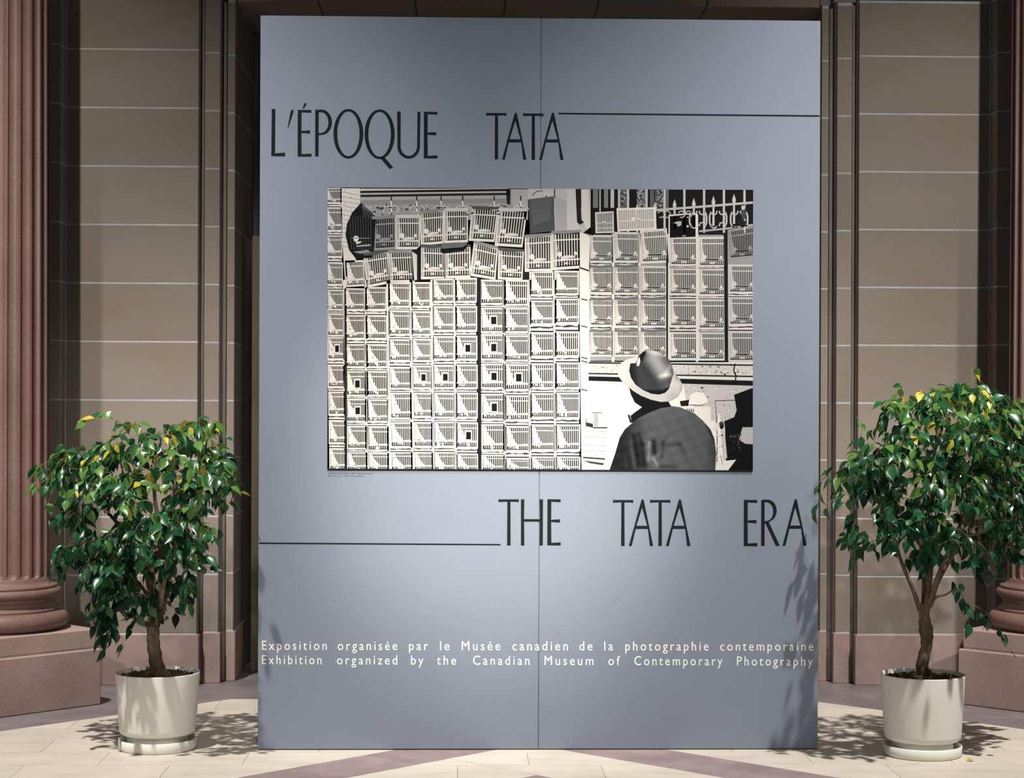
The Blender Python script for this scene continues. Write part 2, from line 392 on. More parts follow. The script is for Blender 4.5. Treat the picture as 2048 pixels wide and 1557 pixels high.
# ------------------------------------------------------------------ columns on their plinths
YC = 9.55
def column(axis_px, s, label):
    c = P(axis_px, 1100, YC); t = empty('stone_column', (c.x, YC, 0)); setp(t, label, 'column', 'fluted columns flanking the opening')
    k = YC / FPX
    def Z(y): return EYE - (y - 805 - ROLL * (axis_px - 1024)) * k
    # rotated square plinths
    for nm, a, z0, z1 in (('lower_plinth', .362, 0, .281), ('upper_plinth', .345, .285, .381)):
        bm = bmesh.new(); add_box(bm, -a, a, -a, a, z0, z1, .006)
        bmesh.ops.rotate(bm, verts=bm.verts[:], matrix=Matrix.Rotation(PI / 4, 3, 'Z'), cent=(0, 0, 0))
        from_bm(nm, bm, t, M_GRAN)
    bm = bmesh.new(); add_box(bm, -.34, .34, -.34, .34, .279, .287)
    bmesh.ops.rotate(bm, verts=bm.verts[:], matrix=Matrix.Rotation(PI / 4, 3, 'Z'), cent=(0, 0, 0))
    from_bm('mortar_bed', bm, t, M_MORTAR)
    # attic base
    prof = [(.325, .381)]
    for i in range(0, 13):
        a = -PI / 2 + PI * i / 12; prof.append((.298 + .046 * math.cos(a), .430 + .046 * math.sin(a)))
    prof += [(.300, .478), (.300, .490), (.288, .492)]
    for i in range(1, 8):
        a = PI * i / 8; prof.append((.288 - .018 * math.sin(a), .492 + .044 * i / 8))
    prof += [(.280, .538), (.280, .545)]
    for i in range(0, 9):
        a = -PI / 2 + PI * i / 8; prof.append((.284 + .022 * math.cos(a), .567 + .022 * math.sin(a)))
    prof += [(.286, .590), (.288, .592), (.288, .604), (.280, .606)]
    for i in range(1, 7):
        a = i / 6 * PI / 2; prof.append((.281 - .028 * math.sin(a), .606 + .036 * (1 - math.cos(a))))
    bm = bmesh.new(); add_lathe(bm, prof, 96)
    from_bm('base', bm, t, M_COLM, True)
    # shaft with 24 flutes
    bm = bmesh.new(); NF, SUB = 24, 10
    zb = .640; zs = [zb, zb + .004, zb + .008, zb + .013, zb + .019, zb + .026, zb + .034] + [zb + .034 + (5.0 - zb - .034) * i / 10 for i in range(1, 11)]
    rings = []
    for z in zs:
        R = .2530 - .011 * max(0, (z - zb) / 2.9) ** 1.2
        half = 6.0 * PI / 180                     # flute half-width
        d = z - zb; rf = .028
        k = 1.0 if d >= rf else math.sqrt(max(0, 1 - ((rf - d) / rf) ** 2))
        ring = []
        for f in range(NF):
            for q in range(SUB):
                ph = (q / SUB - .5) * 2 * PI / NF
                x = ph / (half * max(k, .02))
                dep = .0165 * k * math.sqrt(max(0, 1 - x * x)) if abs(x) < 1 else 0
                if s < 0: th = -PI / 2 + (13 / 180 * PI) + 2 * PI * f / NF + ph
                else: th = -PI / 2 - (13 / 180 * PI) - 2 * PI * f / NF - ph
                ring.append(bm.verts.new(((R - dep) * math.cos(th), (R - dep) * math.sin(th), z)))
        rings.append(ring)
    n = NF * SUB
    for a in range(len(rings) - 1):
        for i in range(n):
            j = (i + 1) % n; bm.faces.new((rings[a][i], rings[a][j], rings[a + 1][j], rings[a + 1][i]))
    bm.faces.new(rings[0][::-1]); bm.faces.new(rings[-1])
    bmesh.ops.recalc_face_normals(bm, faces=bm.faces[:])
    o = from_bm('shaft', bm, t, M_COLM, False)
    return t
column(-3, -1, 'fluted red granite column on a square plinth at the left edge')
column(2117, 1, 'fluted red granite column on a square plinth at the right edge')

# ------------------------------------------------------------------ the exhibition panel
YP = 8.30
pan = empty('exhibition_panel', (P(1079, 1500, YP).x, YP, 0))
setp(pan, 'tall blue grey exhibition panel with black titles and a large photograph', 'panel')
PO = Vector(pan.location)
xl, xc_, xr_ = XP(518, YP), XP(1079.3, YP), XP(1638, YP); ztop = (P(519, 31, YP).z + P(1640, 42, YP).z) / 2
for a, b in ((xl, xc_ - .0012), (xc_ + .0012, xr_)):
    bm = bmesh.new(); add_box(bm, a - PO.x, b - PO.x, 0, .019, .004, ztop, .0015); from_bm('board', bm, pan, M_PANEL)
bm = bmesh.new()
for x in (xl + .012, (xl + xc_) / 2, xc_ - .03, xc_ + .03, (xr_ + xc_) / 2, xr_ - .050):
    add_box(bm, x - PO.x, x + .038 - PO.x, .020, .062, .004, ztop - .012)
for z in (.004, 1.6, ztop - .05): add_box(bm, xl + .012 - PO.x, xr_ - .012 - PO.x, .063, .10, z, z + .038)
from_bm('batten_frame', bm, pan, M_PEDGE)
for x in (xl + .25, xr_ - .25):
    bm = bmesh.new(); add_box(bm, x - .02 - PO.x, x + .02 - PO.x, .101, .85, 0, .04)
    vs = [bm.verts.new((x - .02 - PO.x + dx_, y, z)) for dx_ in (0, .04) for y, z in ((.101, 1.5), (.101, 1.44), (.80, .04), (.85, .04))]
    bm.faces.new(vs[:4]); bm.faces.new(vs[4:][::-1])
    for i in range(4): bm.faces.new((vs[i], vs[4 + i], vs[4 + (i + 1) % 4], vs[(i + 1) % 4]))
    bmesh.ops.recalc_face_normals(bm, faces=bm.faces[:]); from_bm('brace', bm, pan, M_PEDGE)
for px, py in ((1638, 62), (1638, 478), (1080, 60)):
    pass

def flat(polys, yoff, bm, layer=None, col=None):
    """polys: list of [outer, hole, ...] in photograph pixels, laid flat on the panel face"""
    for rings in polys:
        pts3 = [[P(x, y, YP) for x, y in r] for r in rings]
        tris = tessellate_polygon([[Vector((p.x, p.z, 0)) for p in r] for r in pts3])
        fl_ = [p for r in pts3 for p in r]
        vs = [bm.verts.new((p.x - PO.x, yoff, p.z)) for p in fl_]
        for t in tris:
            try: f = bm.faces.new([vs[i] for i in t])
            except ValueError: continue
            f.normal_update()
            if f.normal.y > 0: f.normal_flip()
            if col is not None:
                for l in f.loops: l[layer] = (*col, 1)
def ell(cx, cy, rx, ry, n=48, a0=0, a1=360, p=2.0):
    out = []
    for i in range(n):
        a = math.radians(a0 + (a1 - a0) * i / (n if a1 - a0 >= 360 else n - 1))
        out.append((cx + rx * math.cos(a), cy + ry * math.sin(a)))
    return out
# big French title; coordinates in a x3.151 enlargement from (500, 190)
def C7(l): return [(500 + x / 3.151, 190 + y / 3.151) for x, y in l]
def C8(l): return [(980 + x / 3.057, 980 + y / 3.057) for x, y in l]
def arc(cx, cy, rx, ry, a0, a1, n=18): return [(cx + rx * math.cos(math.radians(a0 + (a1 - a0) * i / (n - 1))), cy + ry * math.sin(math.radians(a0 + (a1 - a0) * i / (n - 1)))) for i in range(n)]
def letA(C, ax, ay, l, r, by):
    return [[C([(ax - 7, ay + 3), (ax, ay - 1), (ax + 7, ay + 3), (r, by), (r - 21, by), (r - 33, ay + (by - ay) * .635), (l + 43, ay + (by - ay) * .635), (l + 18, by), (l, by)]),
             C([(ax - 3, ay + 52), (l + 48, ay + (by - ay) * .565), (r - 38, ay + (by - ay) * .565)])]]
def letE(C, x, y0, y1, w, mid, wm):
    return [[C([(x - 1, y0), (x + w, y0 + 1), (x + w, y0 + 19), (x + 23, y0 + 16), (x + 22, mid - 7), (x + wm, mid - 10), (x + wm, mid + 11), (x + 22, mid + 7),
                (x + 23, y1 - 16), (x + w + 1, y1 - 19), (x + w, y1 + 1), (x - 2, y1)])]]
def letT(C, x0, x1, y0, sx, y1):
    return [[C([(x0, y0), (x0 + 10, y0 + 2), (x1 - 6, y0 + 2), (x1, y0), (x1, y0 + 21), (x1 - 12, y0 + 18), (sx + 20, y0 + 17), (sx + 21, y1), (sx - 1, y1), (sx + 1, y0 + 17), (x0 + 12, y0 + 18), (x0, y0 + 20)])]]
title1 = [
 [C7([(137, 88), (160, 88), (158, 368), (222, 364), (221, 388), (134, 386)])],
 [C7([(262, 94), (274, 95), (274, 108), (240, 213), (236, 211), (256, 104)])],
 [C7([(331, 85), (344, 50), (358, 56), (340, 86)])],
] + letE(C7, 302, 94, 389, 85, 233, 77) + [
 [C7([(411, 94), (450, 92)] + arc(450, 172, 67, 80, -80, 85) + [(433, 254), (432, 388), (410, 388)]), C7([(433, 110), (433, 240), (448, 240)] + arc(448, 174, 46, 65, 80, -80) + [(447, 109)])],
 [C7(ell(620, 245, 94, 157)), C7(ell(620, 245, 70, 141))],
 [C7(ell(817, 248, 95, 157)), C7(ell(817, 248, 71, 141))],
 [C7([(822, 399), (848, 394), (902, 456), (881, 469)])],
 [C7([(927, 104), (950, 104), (949, 320)] + arc(1001, 322, 52, 62, 180, 0)[1:] + [(1055, 106), (1074, 106), (1071, 325)] + arc(1000, 325, 71, 77, 0, 180)[1:] + [(929, 320)])],
] + letE(C7, 1097, 106, 400, 84, 244, 77) + letT(C7, 1488, 1616, 112, 1543, 406) + letA(C7, 1675, 112, 1588, 1742, 408) + letT(C7, 1721, 1849, 115, 1775, 409) + letA(C7, 1909, 112, 1822, 1976, 409)
title2 = letT(C8, 52, 176, 57, 105, 342) + [[C8([(189, 59), (210, 59), (208, 180), (305, 180), (303, 59), (324, 59), (323, 342), (303, 342), (304, 196), (209, 196), (210, 342), (189, 342)])]] \
 + letE(C8, 352, 58, 341, 80, 191, 76) + letT(C8, 752, 876, 61, 802, 345) + letA(C8, 933, 59, 848, 998, 345) + letT(C8, 978, 1103, 61, 1030, 345) + letA(C8, 1161, 59, 1075, 1226, 345) \
 + letE(C8, 1553, 62, 345, 81, 195, 76) + [
 [C8([(1658, 62), (1695, 60)] + arc(1695, 128, 58, 68, -80, 62) + [(1705, 198), (1772, 344), (1747, 344), (1685, 208), (1679, 206), (1679, 344), (1657, 344)]),
  C8([(1679, 78), (1679, 192), (1688, 192)] + arc(1690, 134, 41, 57, 80, -85) + [(1690, 77)])]] + letA(C8, 1869, 58, 1788, 1935, 343)
for polys in (title1[:2 + 8], title1[10:], title2[:3], title2[3:7], title2[7:]):
    bm = bmesh.new(); flat(polys, -.0004, bm); from_bm('title_word', bm, pan, M_INK)
bm = bmesh.new(); flat([[[(1117, 225.6), (1639, 230.5), (1639, 233.8), (1117, 228.8)]]], -.0004, bm); from_bm('ruled_line', bm, pan, M_INK)
bm = bmesh.new(); flat([[[(518, 1085.6), (1001, 1088.6), (1001, 1091.6), (518, 1088.6)]]], -.0004, bm); from_bm('ruled_line', bm, pan, M_INK)

# small lettering, word by word, with the built-in font
def word_mesh(txt, sp):
    c = bpy.data.curves.new('word', 'FONT'); c.body = txt; c.size = 1; c.space_character = sp; c.resolution_u = 3; c.offset = 0
    o = bpy.data.objects.new('word', c); COL.objects.link(o)
    bpy.context.view_layer.update()
    me = bpy.data.meshes.new_from_object(o.evaluated_get(bpy.context.evaluated_depsgraph_get()))
    bpy.data.objects.remove(o); bpy.data.curves.remove(c)
    return me
capme = word_mesh('E', 1); CAP = max(v.co.y for v in capme.vertices); bpy.data.meshes.remove(capme)
def text_line(words, yl, yr, cap_px, sp, mat, name, xl_=524, xr__=1627):
    for txt, x0, x1 in words:
        me = word_mesh(txt, sp); mx0, mx1 = min(v.co.x for v in me.vertices), max(v.co.x for v in me.vertices)
        for v in me.vertices:
            px = x0 + (v.co.x - mx0) / (mx1 - mx0) * (x1 - x0)
            bl = yl + (px - xl_) / (xr__ - xl_) * (yr - yl)
            p = P(px, bl - v.co.y / CAP * cap_px, YP); v.co = (p.x - PO.x, -.0005, p.z)
        me.name = name; me.update(); obj(name, me, pan, mat)
text_line([('Exposition', 524, 653.5), ('organisée', 675.5, 794.4), ('par', 818, 856), ('le', 880, 899), ('Musée', 923.5, 1000.4), ('canadien', 1024.8, 1135.7), ('de', 1158.6, 1185), ('la', 1208.5, 1226),
           ('photographie', 1250.5, 1417), ('contemporaine', 1440.4, 1627)], 1300.5, 1302.3, 18.2, 1.35, M_WINK, 'credit_word')
text_line([('Exhibition', 524, 643), ('organized', 673.8, 794.4), ('by', 822, 847), ('the', 874, 912), ('Canadian', 946, 1059), ('Museum', 1089, 1187), ('of', 1216.7, 1240), ('Contemporary', 1268.7, 1444.8),
           ('Photography', 1474, 1625.5)], 1329.2, 1332.2, 18.2, 1.35, M_WINK, 'credit_word')
text_line([("Amateurs", 657, 675), ("d'oiseaux,", 677, 698), ('1949', 702, 710), ('(agrandissement)', 715, 745)], 948.6, 949, 2.4, 1.05, M_INK, 'caption_word', 657, 745)
text_line([('Bird', 657, 666), ('fanciers,', 668, 685), ('1949', 689, 697), ('(enlargement)', 701, 726)], 953.4, 954, 2.4, 1.05, M_INK, 'caption_word', 657, 745)

# ------------------------------------------------------------------ the large photograph on the panel, printed in flat tones
m, nt, b = new_mat('photographic_print', (1, 1, 1), .9, .06)
va = nt.nodes.new('ShaderNodeVertexColor'); va.layer_name = 'tone'
tn = nt.nodes.new('ShaderNodeTexNoise'); tn.inputs['Scale'].default_value = 260; tn.inputs['Detail'].default_value = 3
g_ = nt.nodes.new('ShaderNodeNewGeometry'); nt.links.new(g_.outputs['Position'], tn.inputs['Vector'])
mr = nt.nodes.new('ShaderNodeMapRange'); mr.inputs['From Min'].default_value = .3; mr.inputs['From Max'].default_value = .7; mr.inputs['To Min'].default_value = .86; mr.inputs['To Max'].default_value = 1.10
nt.links.new(tn.outputs['Fac'], mr.inputs['Value'])
mx = nt.nodes.new('ShaderNodeVectorMath'); mx.operation = 'SCALE'
nt.links.new(va.outputs[0], mx.inputs[0]); nt.links.new(mr.outputs[0], mx.inputs['Scale']); nt.links.new(mx.outputs[0], b.inputs['Base Color'])
M_PRINT = m
def tone(v):
    """print tone from 0 black to 1 paper white, cold in the blacks, warm in the whites"""
    v = max(0, min(1, v)); l = .005 + .60 * v ** 1.9
    return (l * (1 + .03 * v), l * (1.04 - .05 * v), l * (1.22 - .30 * v))
PL, PT, PRr, PB = 655.5, 377.5, 1505.5, 940.0
pr = bmesh.new(); LAY = pr.loops.layers.float_color.new('tone')
def prt(l): return -.0030 - .00012 * l
add_box(pr, P(655.5, 700, YP).x - PO.x, P(1505, 700, YP).x - PO.x, -.003, -.0002, P(1000, 941.5, YP).z, P(1080, 377.8, YP).z)
for f in pr.faces:
    for l in f.loops: l[LAY] = (*tone(.12), 1)
prng = random.Random(3)
def clampp(p): return (min(max(p[0], PL), PRr), min(max(p[1], PT + (p[0] - 1080) * .0062), PB + (p[0] - 1080) * .0050))
def poly(pts, v, l):
    """print polygon in photograph pixels; v = tone; l = layer"""
    pts = [clampp(p) for p in pts]
    a = abs(sum(pts[i][0] * pts[(i + 1) % len(pts)][1] - pts[(i + 1) % len(pts)][0] * pts[i][1] for i in range(len(pts)))) / 2
    if a < .12: return
    flat([[pts]], prt(l), pr, LAY, tone(v))
def quad(q, s0, t0, s1, t1):
    def Q(s, t):
        x = (q[0][0] * (1 - s) + q[1][0] * s) * (1 - t) + (q[3][0] * (1 - s) + q[2][0] * s) * t
        y = (q[0][1] * (1 - s) + q[1][1] * s) * (1 - t) + (q[3][1] * (1 - s) + q[2][1] * s) * t
        return (x, y)
    return [Q(s0, t0), Q(s1, t0), Q(s1, t1), Q(s0, t1)]
def line(pts, w, v, l):
    for i in range(len(pts) - 1):
        (x0, y0), (x1, y1) = pts[i], pts[i + 1]; d = math.hypot(x1 - x0, y1 - y0) or 1
        nx_, ny_ = -(y1 - y0) / d * w / 2, (x1 - x0) / d * w / 2
        poly([(x0 + nx_, y0 + ny_), (x1 + nx_, y1 + ny_), (x1 - nx_, y1 - ny_), (x0 - nx_, y0 - ny_)], v, l)
def blob(x, y, r, v, l, ry=None, n=9, jit=.18):
    poly([(x + r * (1 + prng.uniform(-jit, jit)) * math.cos(2 * PI * i / n), y + (ry or r) * (1 + prng.uniform(-jit, jit)) * math.sin(2 * PI * i / n)) for i in range(n)], v, l)
def cage(x0, y0, x1, y1, kind='lit', door=False, q=None, n=10, dark=.16, lit=.97):
    """one little bamboo cage: frame, dark inside, sunlit wedge, bars, rails, perch, seed cups"""
    q = q or [(x0, y0), (x1, y0 + prng.uniform(-.6, .9)), (x1 + prng.uniform(-.5, .8), y1), (x0 + prng.uniform(-.3, .8), y1)]
    def R(s0, t0, s1, t1, v, l): poly(quad(q, s0, t0, s1, t1), v, l)
    R(-.03, -.03, 1.04, 1.03, lit * .97, 2)
    R(.04, .045, .975, .95, dark, 3)
    def Q(s, t): return quad(q, s, t, s, t)[0]
    if kind == 'lit':
        a = prng.uniform(.50, .66)
        poly([Q(.06, .05), Q(.16, .07), Q(.26, .30), Q(a * .7, .55), Q(a, .76), Q(.07, .76)], lit, 4)
        poly([Q(.06, .76), Q(.2, .74), Q(.4, .73), Q(.95, .70), Q(.95, .77), Q(.06, .80)], lit, 4)
        bw = .018
        for i in range(prng.randint(2, 4)):
            c_ = Q(prng.uniform(.15, .6), prng.uniform(.74, .90)); blob(c_[0], c_[1], prng.uniform(1.5, 3.2), lit, 4)
        for i in range(3):
            c_ = Q(prng.uniform(.10, .36), prng.uniform(.2, .7)); blob(c_[0], c_[1], prng.uniform(.7, 1.4), .62, 5)
    elif kind == 'bird':
        bw = .020
        c_ = Q(.25, .60); blob(c_[0], c_[1], 5.2, lit, 6)
        if prng.random() < .6:
            c_ = Q(.84, .60); blob(c_[0], c_[1], 3.4, lit, 6)
        poly([Q(.28, .68), Q(.5, .64), Q(.78, .66), Q(.80, .71), Q(.30, .75)], lit * .93, 6)
        c_ = Q(.5, .86); blob(c_[0], c_[1], 4, lit * .85, 4, 2)
        poly([Q(.05, .05), Q(.12, .05), Q(.2, .42), Q(.12, .95), Q(.05, .95)], lit * .75, 4)
    else:
        bw = .018
        c_ = Q(.2, .68); blob(c_[0], c_[1], 5.5, lit, 6, 4.2)
        c_ = Q(.88, .70); blob(c_[0], c_[1], 3.2, lit, 6, 4)
        poly([Q(.05, .05), Q(.13, .05), Q(.16, .5), Q(.26, .82), Q(.05, .9)], lit * .93, 4)
        poly([Q(.25, .74), Q(.8, .73), Q(.8, .78), Q(.25, .80)], lit, 6)
        c_ = Q(.5, .88); poly([Q(.40, .85), Q(.62, .85), Q(.62, .92), Q(.40, .92)], lit * .9, 6)
    for i in range(n):
        s = .09 + .87 * (i + .5) / n
        R(s - bw, .05, s + bw * .7, .92, lit * prng.uniform(.93, 1.0), 5)
    R(.03, .19, .98, .225, lit, 6); R(.03, .745, .98, .785, lit, 6)
    if door:
        R(.42, .30, .76, .70, lit, 6); R(.46, .36, .70, .665, .05, 7)
def tray(x0, x1, y0, y1, lit=.95):
    """paper tray and dark gaps between two cages of a stack"""
    if y1 - y0 < 2: return
    poly([(x0, y0), (x1, y0), (x1, y1), (x0, y1)], lit, 3)
    h = y1 - y0
    pts = [(x0, y0 + h * .28)]
    k = 7
    top_ = [(x0 + (x1 - x0) * i / k, y0 + h * (.22 + prng.uniform(-.06, .1))) for i in range(k + 1)]
    bot_ = [(x0 + (x1 - x0) * i / k, y0 + h * (.44 + prng.uniform(-.08, .06))) for i in range(k + 1)]
    poly(top_ + bot_[::-1], .2, 4)
    poly([(x0, y0 + h * .70), (x1, y0 + h * .72), (x1, y0 + h * .90), (x0, y0 + h * .88)], .12, 4)
# ground tones
poly([(655, 377), (1506, 377), (1506, 945), (655, 945)], .10, 0)
poly([(720, 377), (1056, 379), (1056, 440), (720, 440)], .62, 1)
for (ya, yb, v) in ((377, 380.5, .9), (380, 384.5, .1), (385, 387.5, .8), (388, 392.5, .12), (393, 399, .7), (399, 408, .56)):
    poly([(721, ya + 2), (1014, ya - 2), (1014, yb - 2), (721, yb + 2)], v, 2)
for i in range(150):
    x, y = prng.uniform(728, 1012), prng.uniform(410, 434)
    blob(x, y, prng.uniform(1.2, 4), prng.choice((.25, .45, .75, .85)), 2, prng.uniform(.8, 2))
poly([(1012, 379), (1021, 379), (1020, 410), (1014, 408)], .08, 2)
poly([(1021, 379), (1056, 379), (1056, 440), (1030, 440)], .72, 2)
poly([(720, 377), (680, 377), (684, 470), (690, 560), (722, 500)], .93, 2)
for i in range(13): line([(683, 384 + i * 9), (719, 391 + i * 9)], .8, .45, 3); 
for i in range(8): line([(689 + (i % 2) * 12, 380 + i * 12), (690 + (i % 2) * 12, 386 + i * 12)], .7, .5, 3)
# pillar between the two halves, downpipe
poly([(1108, 378), (1150, 378), (1180, 470), (1180, 540), (1108, 470)], .78, 2)
poly([(1056, 378), (1110, 378), (1110, 396), (1056, 400)], .80, 2)
poly([(1110, 392), (1134, 404), (1134, 462), (1112, 463)], .70, 3)
poly([(1134, 378), (1152, 378), (1158, 464), (1134, 462)], .84, 3)
poly([(1151, 379), (1160, 379), (1163, 440), (1168, 445), (1160, 450), (1154, 445)], .10, 4)
poly([(1162, 379), (1178, 379), (1180, 472), (1163, 440)], .90, 3)
poly([(1166, 466), (1183, 453), (1186, 472)], .05, 4)
# railings, top right
poly([(1183, 379), (1506, 382), (1506, 470), (1183, 470)], .07, 1)
for (xa, xb, v) in ((1186, 1196, .45), (1208, 1216, .5), (1221, 1228, .8), (1241, 1258, .42), (1274, 1292, .45), (1300, 1308, .35), (1310, 1328, .3), (1332, 1337, .4)):
    poly([(xa, 379), (xb, 379), (xb, 416), (xa, 416)], v, 2)
for i in range(160):
    x = prng.choice((prng.uniform(1241, 1258), prng.uniform(1274, 1292), prng.uniform(1312, 1327))); blob(x, prng.uniform(381, 415), 1.3, prng.choice((.15, .8)), 3)
for x in (1180, 1200, 1238, 1256, 1293, 1329, 1368.5, 1408, 1447.6, 1488.7): line([(x, 379), (x, 466)], 4.4 if x > 1225 else 2.4, .80, 4)
for x, y in ((1274, 408), (1310, 404), (1349, 398.5), (1387.4, 396), (1426.7, 392), (1467.8, 388)):
    poly([(x, y), (x + 3.8, y + 12), (x + 1.8, y + 22), (x + 2.2, y + 60), (x - 2.2, y + 60), (x - 1.8, y + 22), (x - 3.8, y + 12)], .82, 4)
line([(1312, 420.5), (1400, 414), (1506, 405.5)], 4.5, .76, 5)
line([(1398, 463), (1450, 458), (1506, 450)], 3.5, .7, 5)
def hook(cx, cy, r, a0, a1, w, v, l, n=10): line([(cx + r * math.cos(math.radians(a0 + (a1 - a0) * i / n)), cy + r * math.sin(math.radians(a0 + (a1 - a0) * i / n))) for i in range(n + 1)], w, v, l)
for x in (1322, 1334, 1363, 1377): hook(x, 429, 6.5, 200, 480, 2, .8, 5)
for x in (1396, 1436, 1478):
    for sgn in (-1, 1):
        line([(x + sgn * 14, 424), (x + sgn * 17, 432), (x + sgn * 17, 446), (x + sgn * 13, 455)], 3, .82, 5)
        hook(x + sgn * 8, 424, 5.5, 0 if sgn > 0 else 180, 200 if sgn > 0 else -20, 2.6, .82, 5)
        hook(x + sgn * 8, 451, 5.5, 0 if sgn > 0 else 180, -200 if sgn > 0 else 20, 2.6, .82, 5)
blob(1487, 425, 5, .25, 6, 16); blob(1486, 416, 4, .8, 7, 5); blob(1484, 447, 9, .1, 6, 8)
# hooks and string over the hanging row
for x in (782, 833, 882, 925, 988, 1041, 1092):
    line([(x, 392), (x + 1, 404), (x - 2, 412)], 2.6, .15, 4); line([(x, 402), (x + 1, 424)], 3, .97, 5)
    hook(x - 6, 420, 8, 180, 330, 1.6, .9, 5); hook(x + 8, 420, 8, 200, 360, 1.6, .9, 5)
hook(1080, 398, 16, 200, 290, 1.4, .1, 5); hook(1095, 392, 6, 180, 360, 1.6, .95, 5)
# stacks, left half
rows = {
 'A': (656, 687, [(377, 406), (416, 462), (472, 514), (526, 570), (581, 620), (628, 672), (676, 719), (731, 775), (785, 830), (842, 887), (898, 941)], (6,)),
 'B': (691.5, 729.5, [(578, 620), (632, 678), (690, 735), (744, 792), (799, 844), (853, 898), (906, 941)], (3, 4)),
 'C': (733, 773, [(576, 620), (632, 678), (690, 735), (743.5, 792), (800, 844), (854, 902), (907, 941)], ()),
 'D': (779, 820, [(566, 614), (622, 670), (680, 722), (735.6, 778), (787, 838), (846, 895), (906, 941)], ()),
 'E': (825, 861, [(566, 614), (624, 670), (679, 722.7), (732.6, 777), (787, 834), (846, 894), (906, 941)], (3,)),
 'F': (867, 907, [(559, 604), (614, 662), (674, 719.7), (731.6, 777), (787, 836), (845, 894), (906, 941)], (3,)),
 'G': (912, 953, [(558, 604), (614, 662), (673, 719.7), (731, 777), (787, 836), (846, 896), (909, 941)], (2, 5)),
 'H': (962, 1006, [(561, 608.6), (617, 665), (670, 720), (728.7, 777), (789.5, 840), (850, 902), (911, 941)], (1, 2, 3, 4)),
 'I': (1010, 1056, [(561, 610.5), (617, 665), (672, 722), (730, 780.5), (792.5, 841), (854, 903), (918, 941)], (3,)),
 'J': (1061, 1106, [(544, 591), (603, 649), (667, 714), (728.7, 777), (788, 836), (851, 901), (915, 941)], ()),
 'K': (1111, 1157, [(543, 589), (599, 647), (665, 713), (727, 777), (787, 837), (851, 901), (915, 941)], ()),
}
for x in (688, 731, 775, 821, 863, 909, 1007, 1058, 1108): poly([(x - 2, 560), (x + 4, 560), (x + 6, 941), (x, 941)], .95, 2)
for x, y0, w in ((688.5, 578, 5), (955, 556, 7), (822.5, 620, 0)):
    if w: poly([(x, y0), (x + w, y0), (x + w + 1, 941), (x + 1, 941)], .10, 3)
for k_, (x0, x1, rr, doors) in rows.items():
    lean = 4 if k_ in 'ABCDE' else 2
    for i, (y0, y1) in enumerate(rr):
        sh = lean * ((y0 + y1) / 2 - 700) / 250
        d_ = .26 if x0 > 1050 else (.16 if x0 > 770 else .10)
        cage(x0 + sh, y0, x1 + sh, y1, 'lit', i in doors and not (k_ == 'I' and i != 3), dark=d_ * .55, lit=.94 if x0 < 735 and y0 < 800 else 1.0)
        if i + 1 < len(rr): tray(x0 + sh, x1 + sh, y1, rr[i + 1][0])
cage(0, 0, 0, 0, 'lit', q=[(691, 523), (726, 522), (729, 571), (694, 573)], dark=.17)
# white flank of the stacks
poly([(1158, 464), (1180, 474), (1180, 941), (1163, 941), (1160, 700)], .99, 2)
for y in range(560, 930, 14): line([(1161, y), (1176, y + 1)], .6, .8, 3)
for y in (598, 652, 715, 722, 779): line([(1162, y), (1175, y + 3)], 2.6, .3, 4)
# right half stacks
rr = {
 1: (1180, 1223.6, [(472, 524), (535, 587), (600, 652), (663, 712)]),
 2: (1229, 1276, [(466, 524), (534, 588), (599, 654), (663, 712)]),
 3: (1282, 1331, [(461, 525), (534, 588), (599, 654), (663, 712)]),
 4: (1340, 1392, [(476, 531), (538, 589), (600, 653), (666, 719)]),
 5: (1398, 1448, [(476, 533), (539, 591), (600, 658), (666, 720)]),
 6: (1458, 1508, [(456, 520), (531, 586), (596, 650), (664, 723)]),
}
poly([(1178, 470), (1506, 470), (1506, 725), (1178, 725)], .60, 1)
for x in (1226, 1279, 1336, 1394): poly([(x - 2.4, 468), (x + 2.4, 468), (x + 2.4, 724), (x - 2.4, 724)], .95, 2)
poly([(1332, 520), (1336, 520), (1336, 722), (1332, 722)], .12, 3); poly([(1447, 460), (1455, 460), (1456, 724), (1449, 724)], .08, 3)
for k_, (x0, x1, r_) in rr.items():
    for i, (y0, y1) in enumerate(r_):
        if k_ in (3, 6) and i == 0: continue
        cage(x0, y0, x1, y1, 'cup', dark=.10, lit=.93 if k_ < 6 else .86, n=12)
        if i + 1 < len(r_):
            tray(x0, x1, y1, r_[i + 1][0], .9)
            if k_ in (1, 2, 3): poly([(x0, r_[i + 1][0] - 5), (x0 + 22, r_[i + 1][0] - 3), (x1, r_[i + 1][0] - 6), (x1, r_[i + 1][0] + 1), (x0 + 20, r_[i + 1][0] + 2), (x0, r_[i + 1][0] + 1)], .42, 5)
cage(0, 0, 0, 0, 'cup', q=[(1281, 463), (1331.5, 459), (1335, 524), (1284, 526)], dark=.15, n=12)
cage(0, 0, 0, 0, 'cup', q=[(1455, 462), (1506, 454), (1506, 514), (1460, 518)], dark=.06, lit=.6, n=12)
poly([(1337, 430), (1393, 426), (1396, 431), (1396, 722), (1392, 722), (1392, 476), (1337, 476)], .95, 3)
poly([(1339.5, 433), (1391, 428), (1391, 474), (1339.5, 476)], .03, 4)
poly([(1346, 446), (1356, 443), (1363, 443), (1362, 451), (1356, 454), (1353, 448)], .75, 5); blob(1375, 453, 2.4, .8, 5); line([(1364, 472.5), (1371, 472)], 1.6, .8, 5)
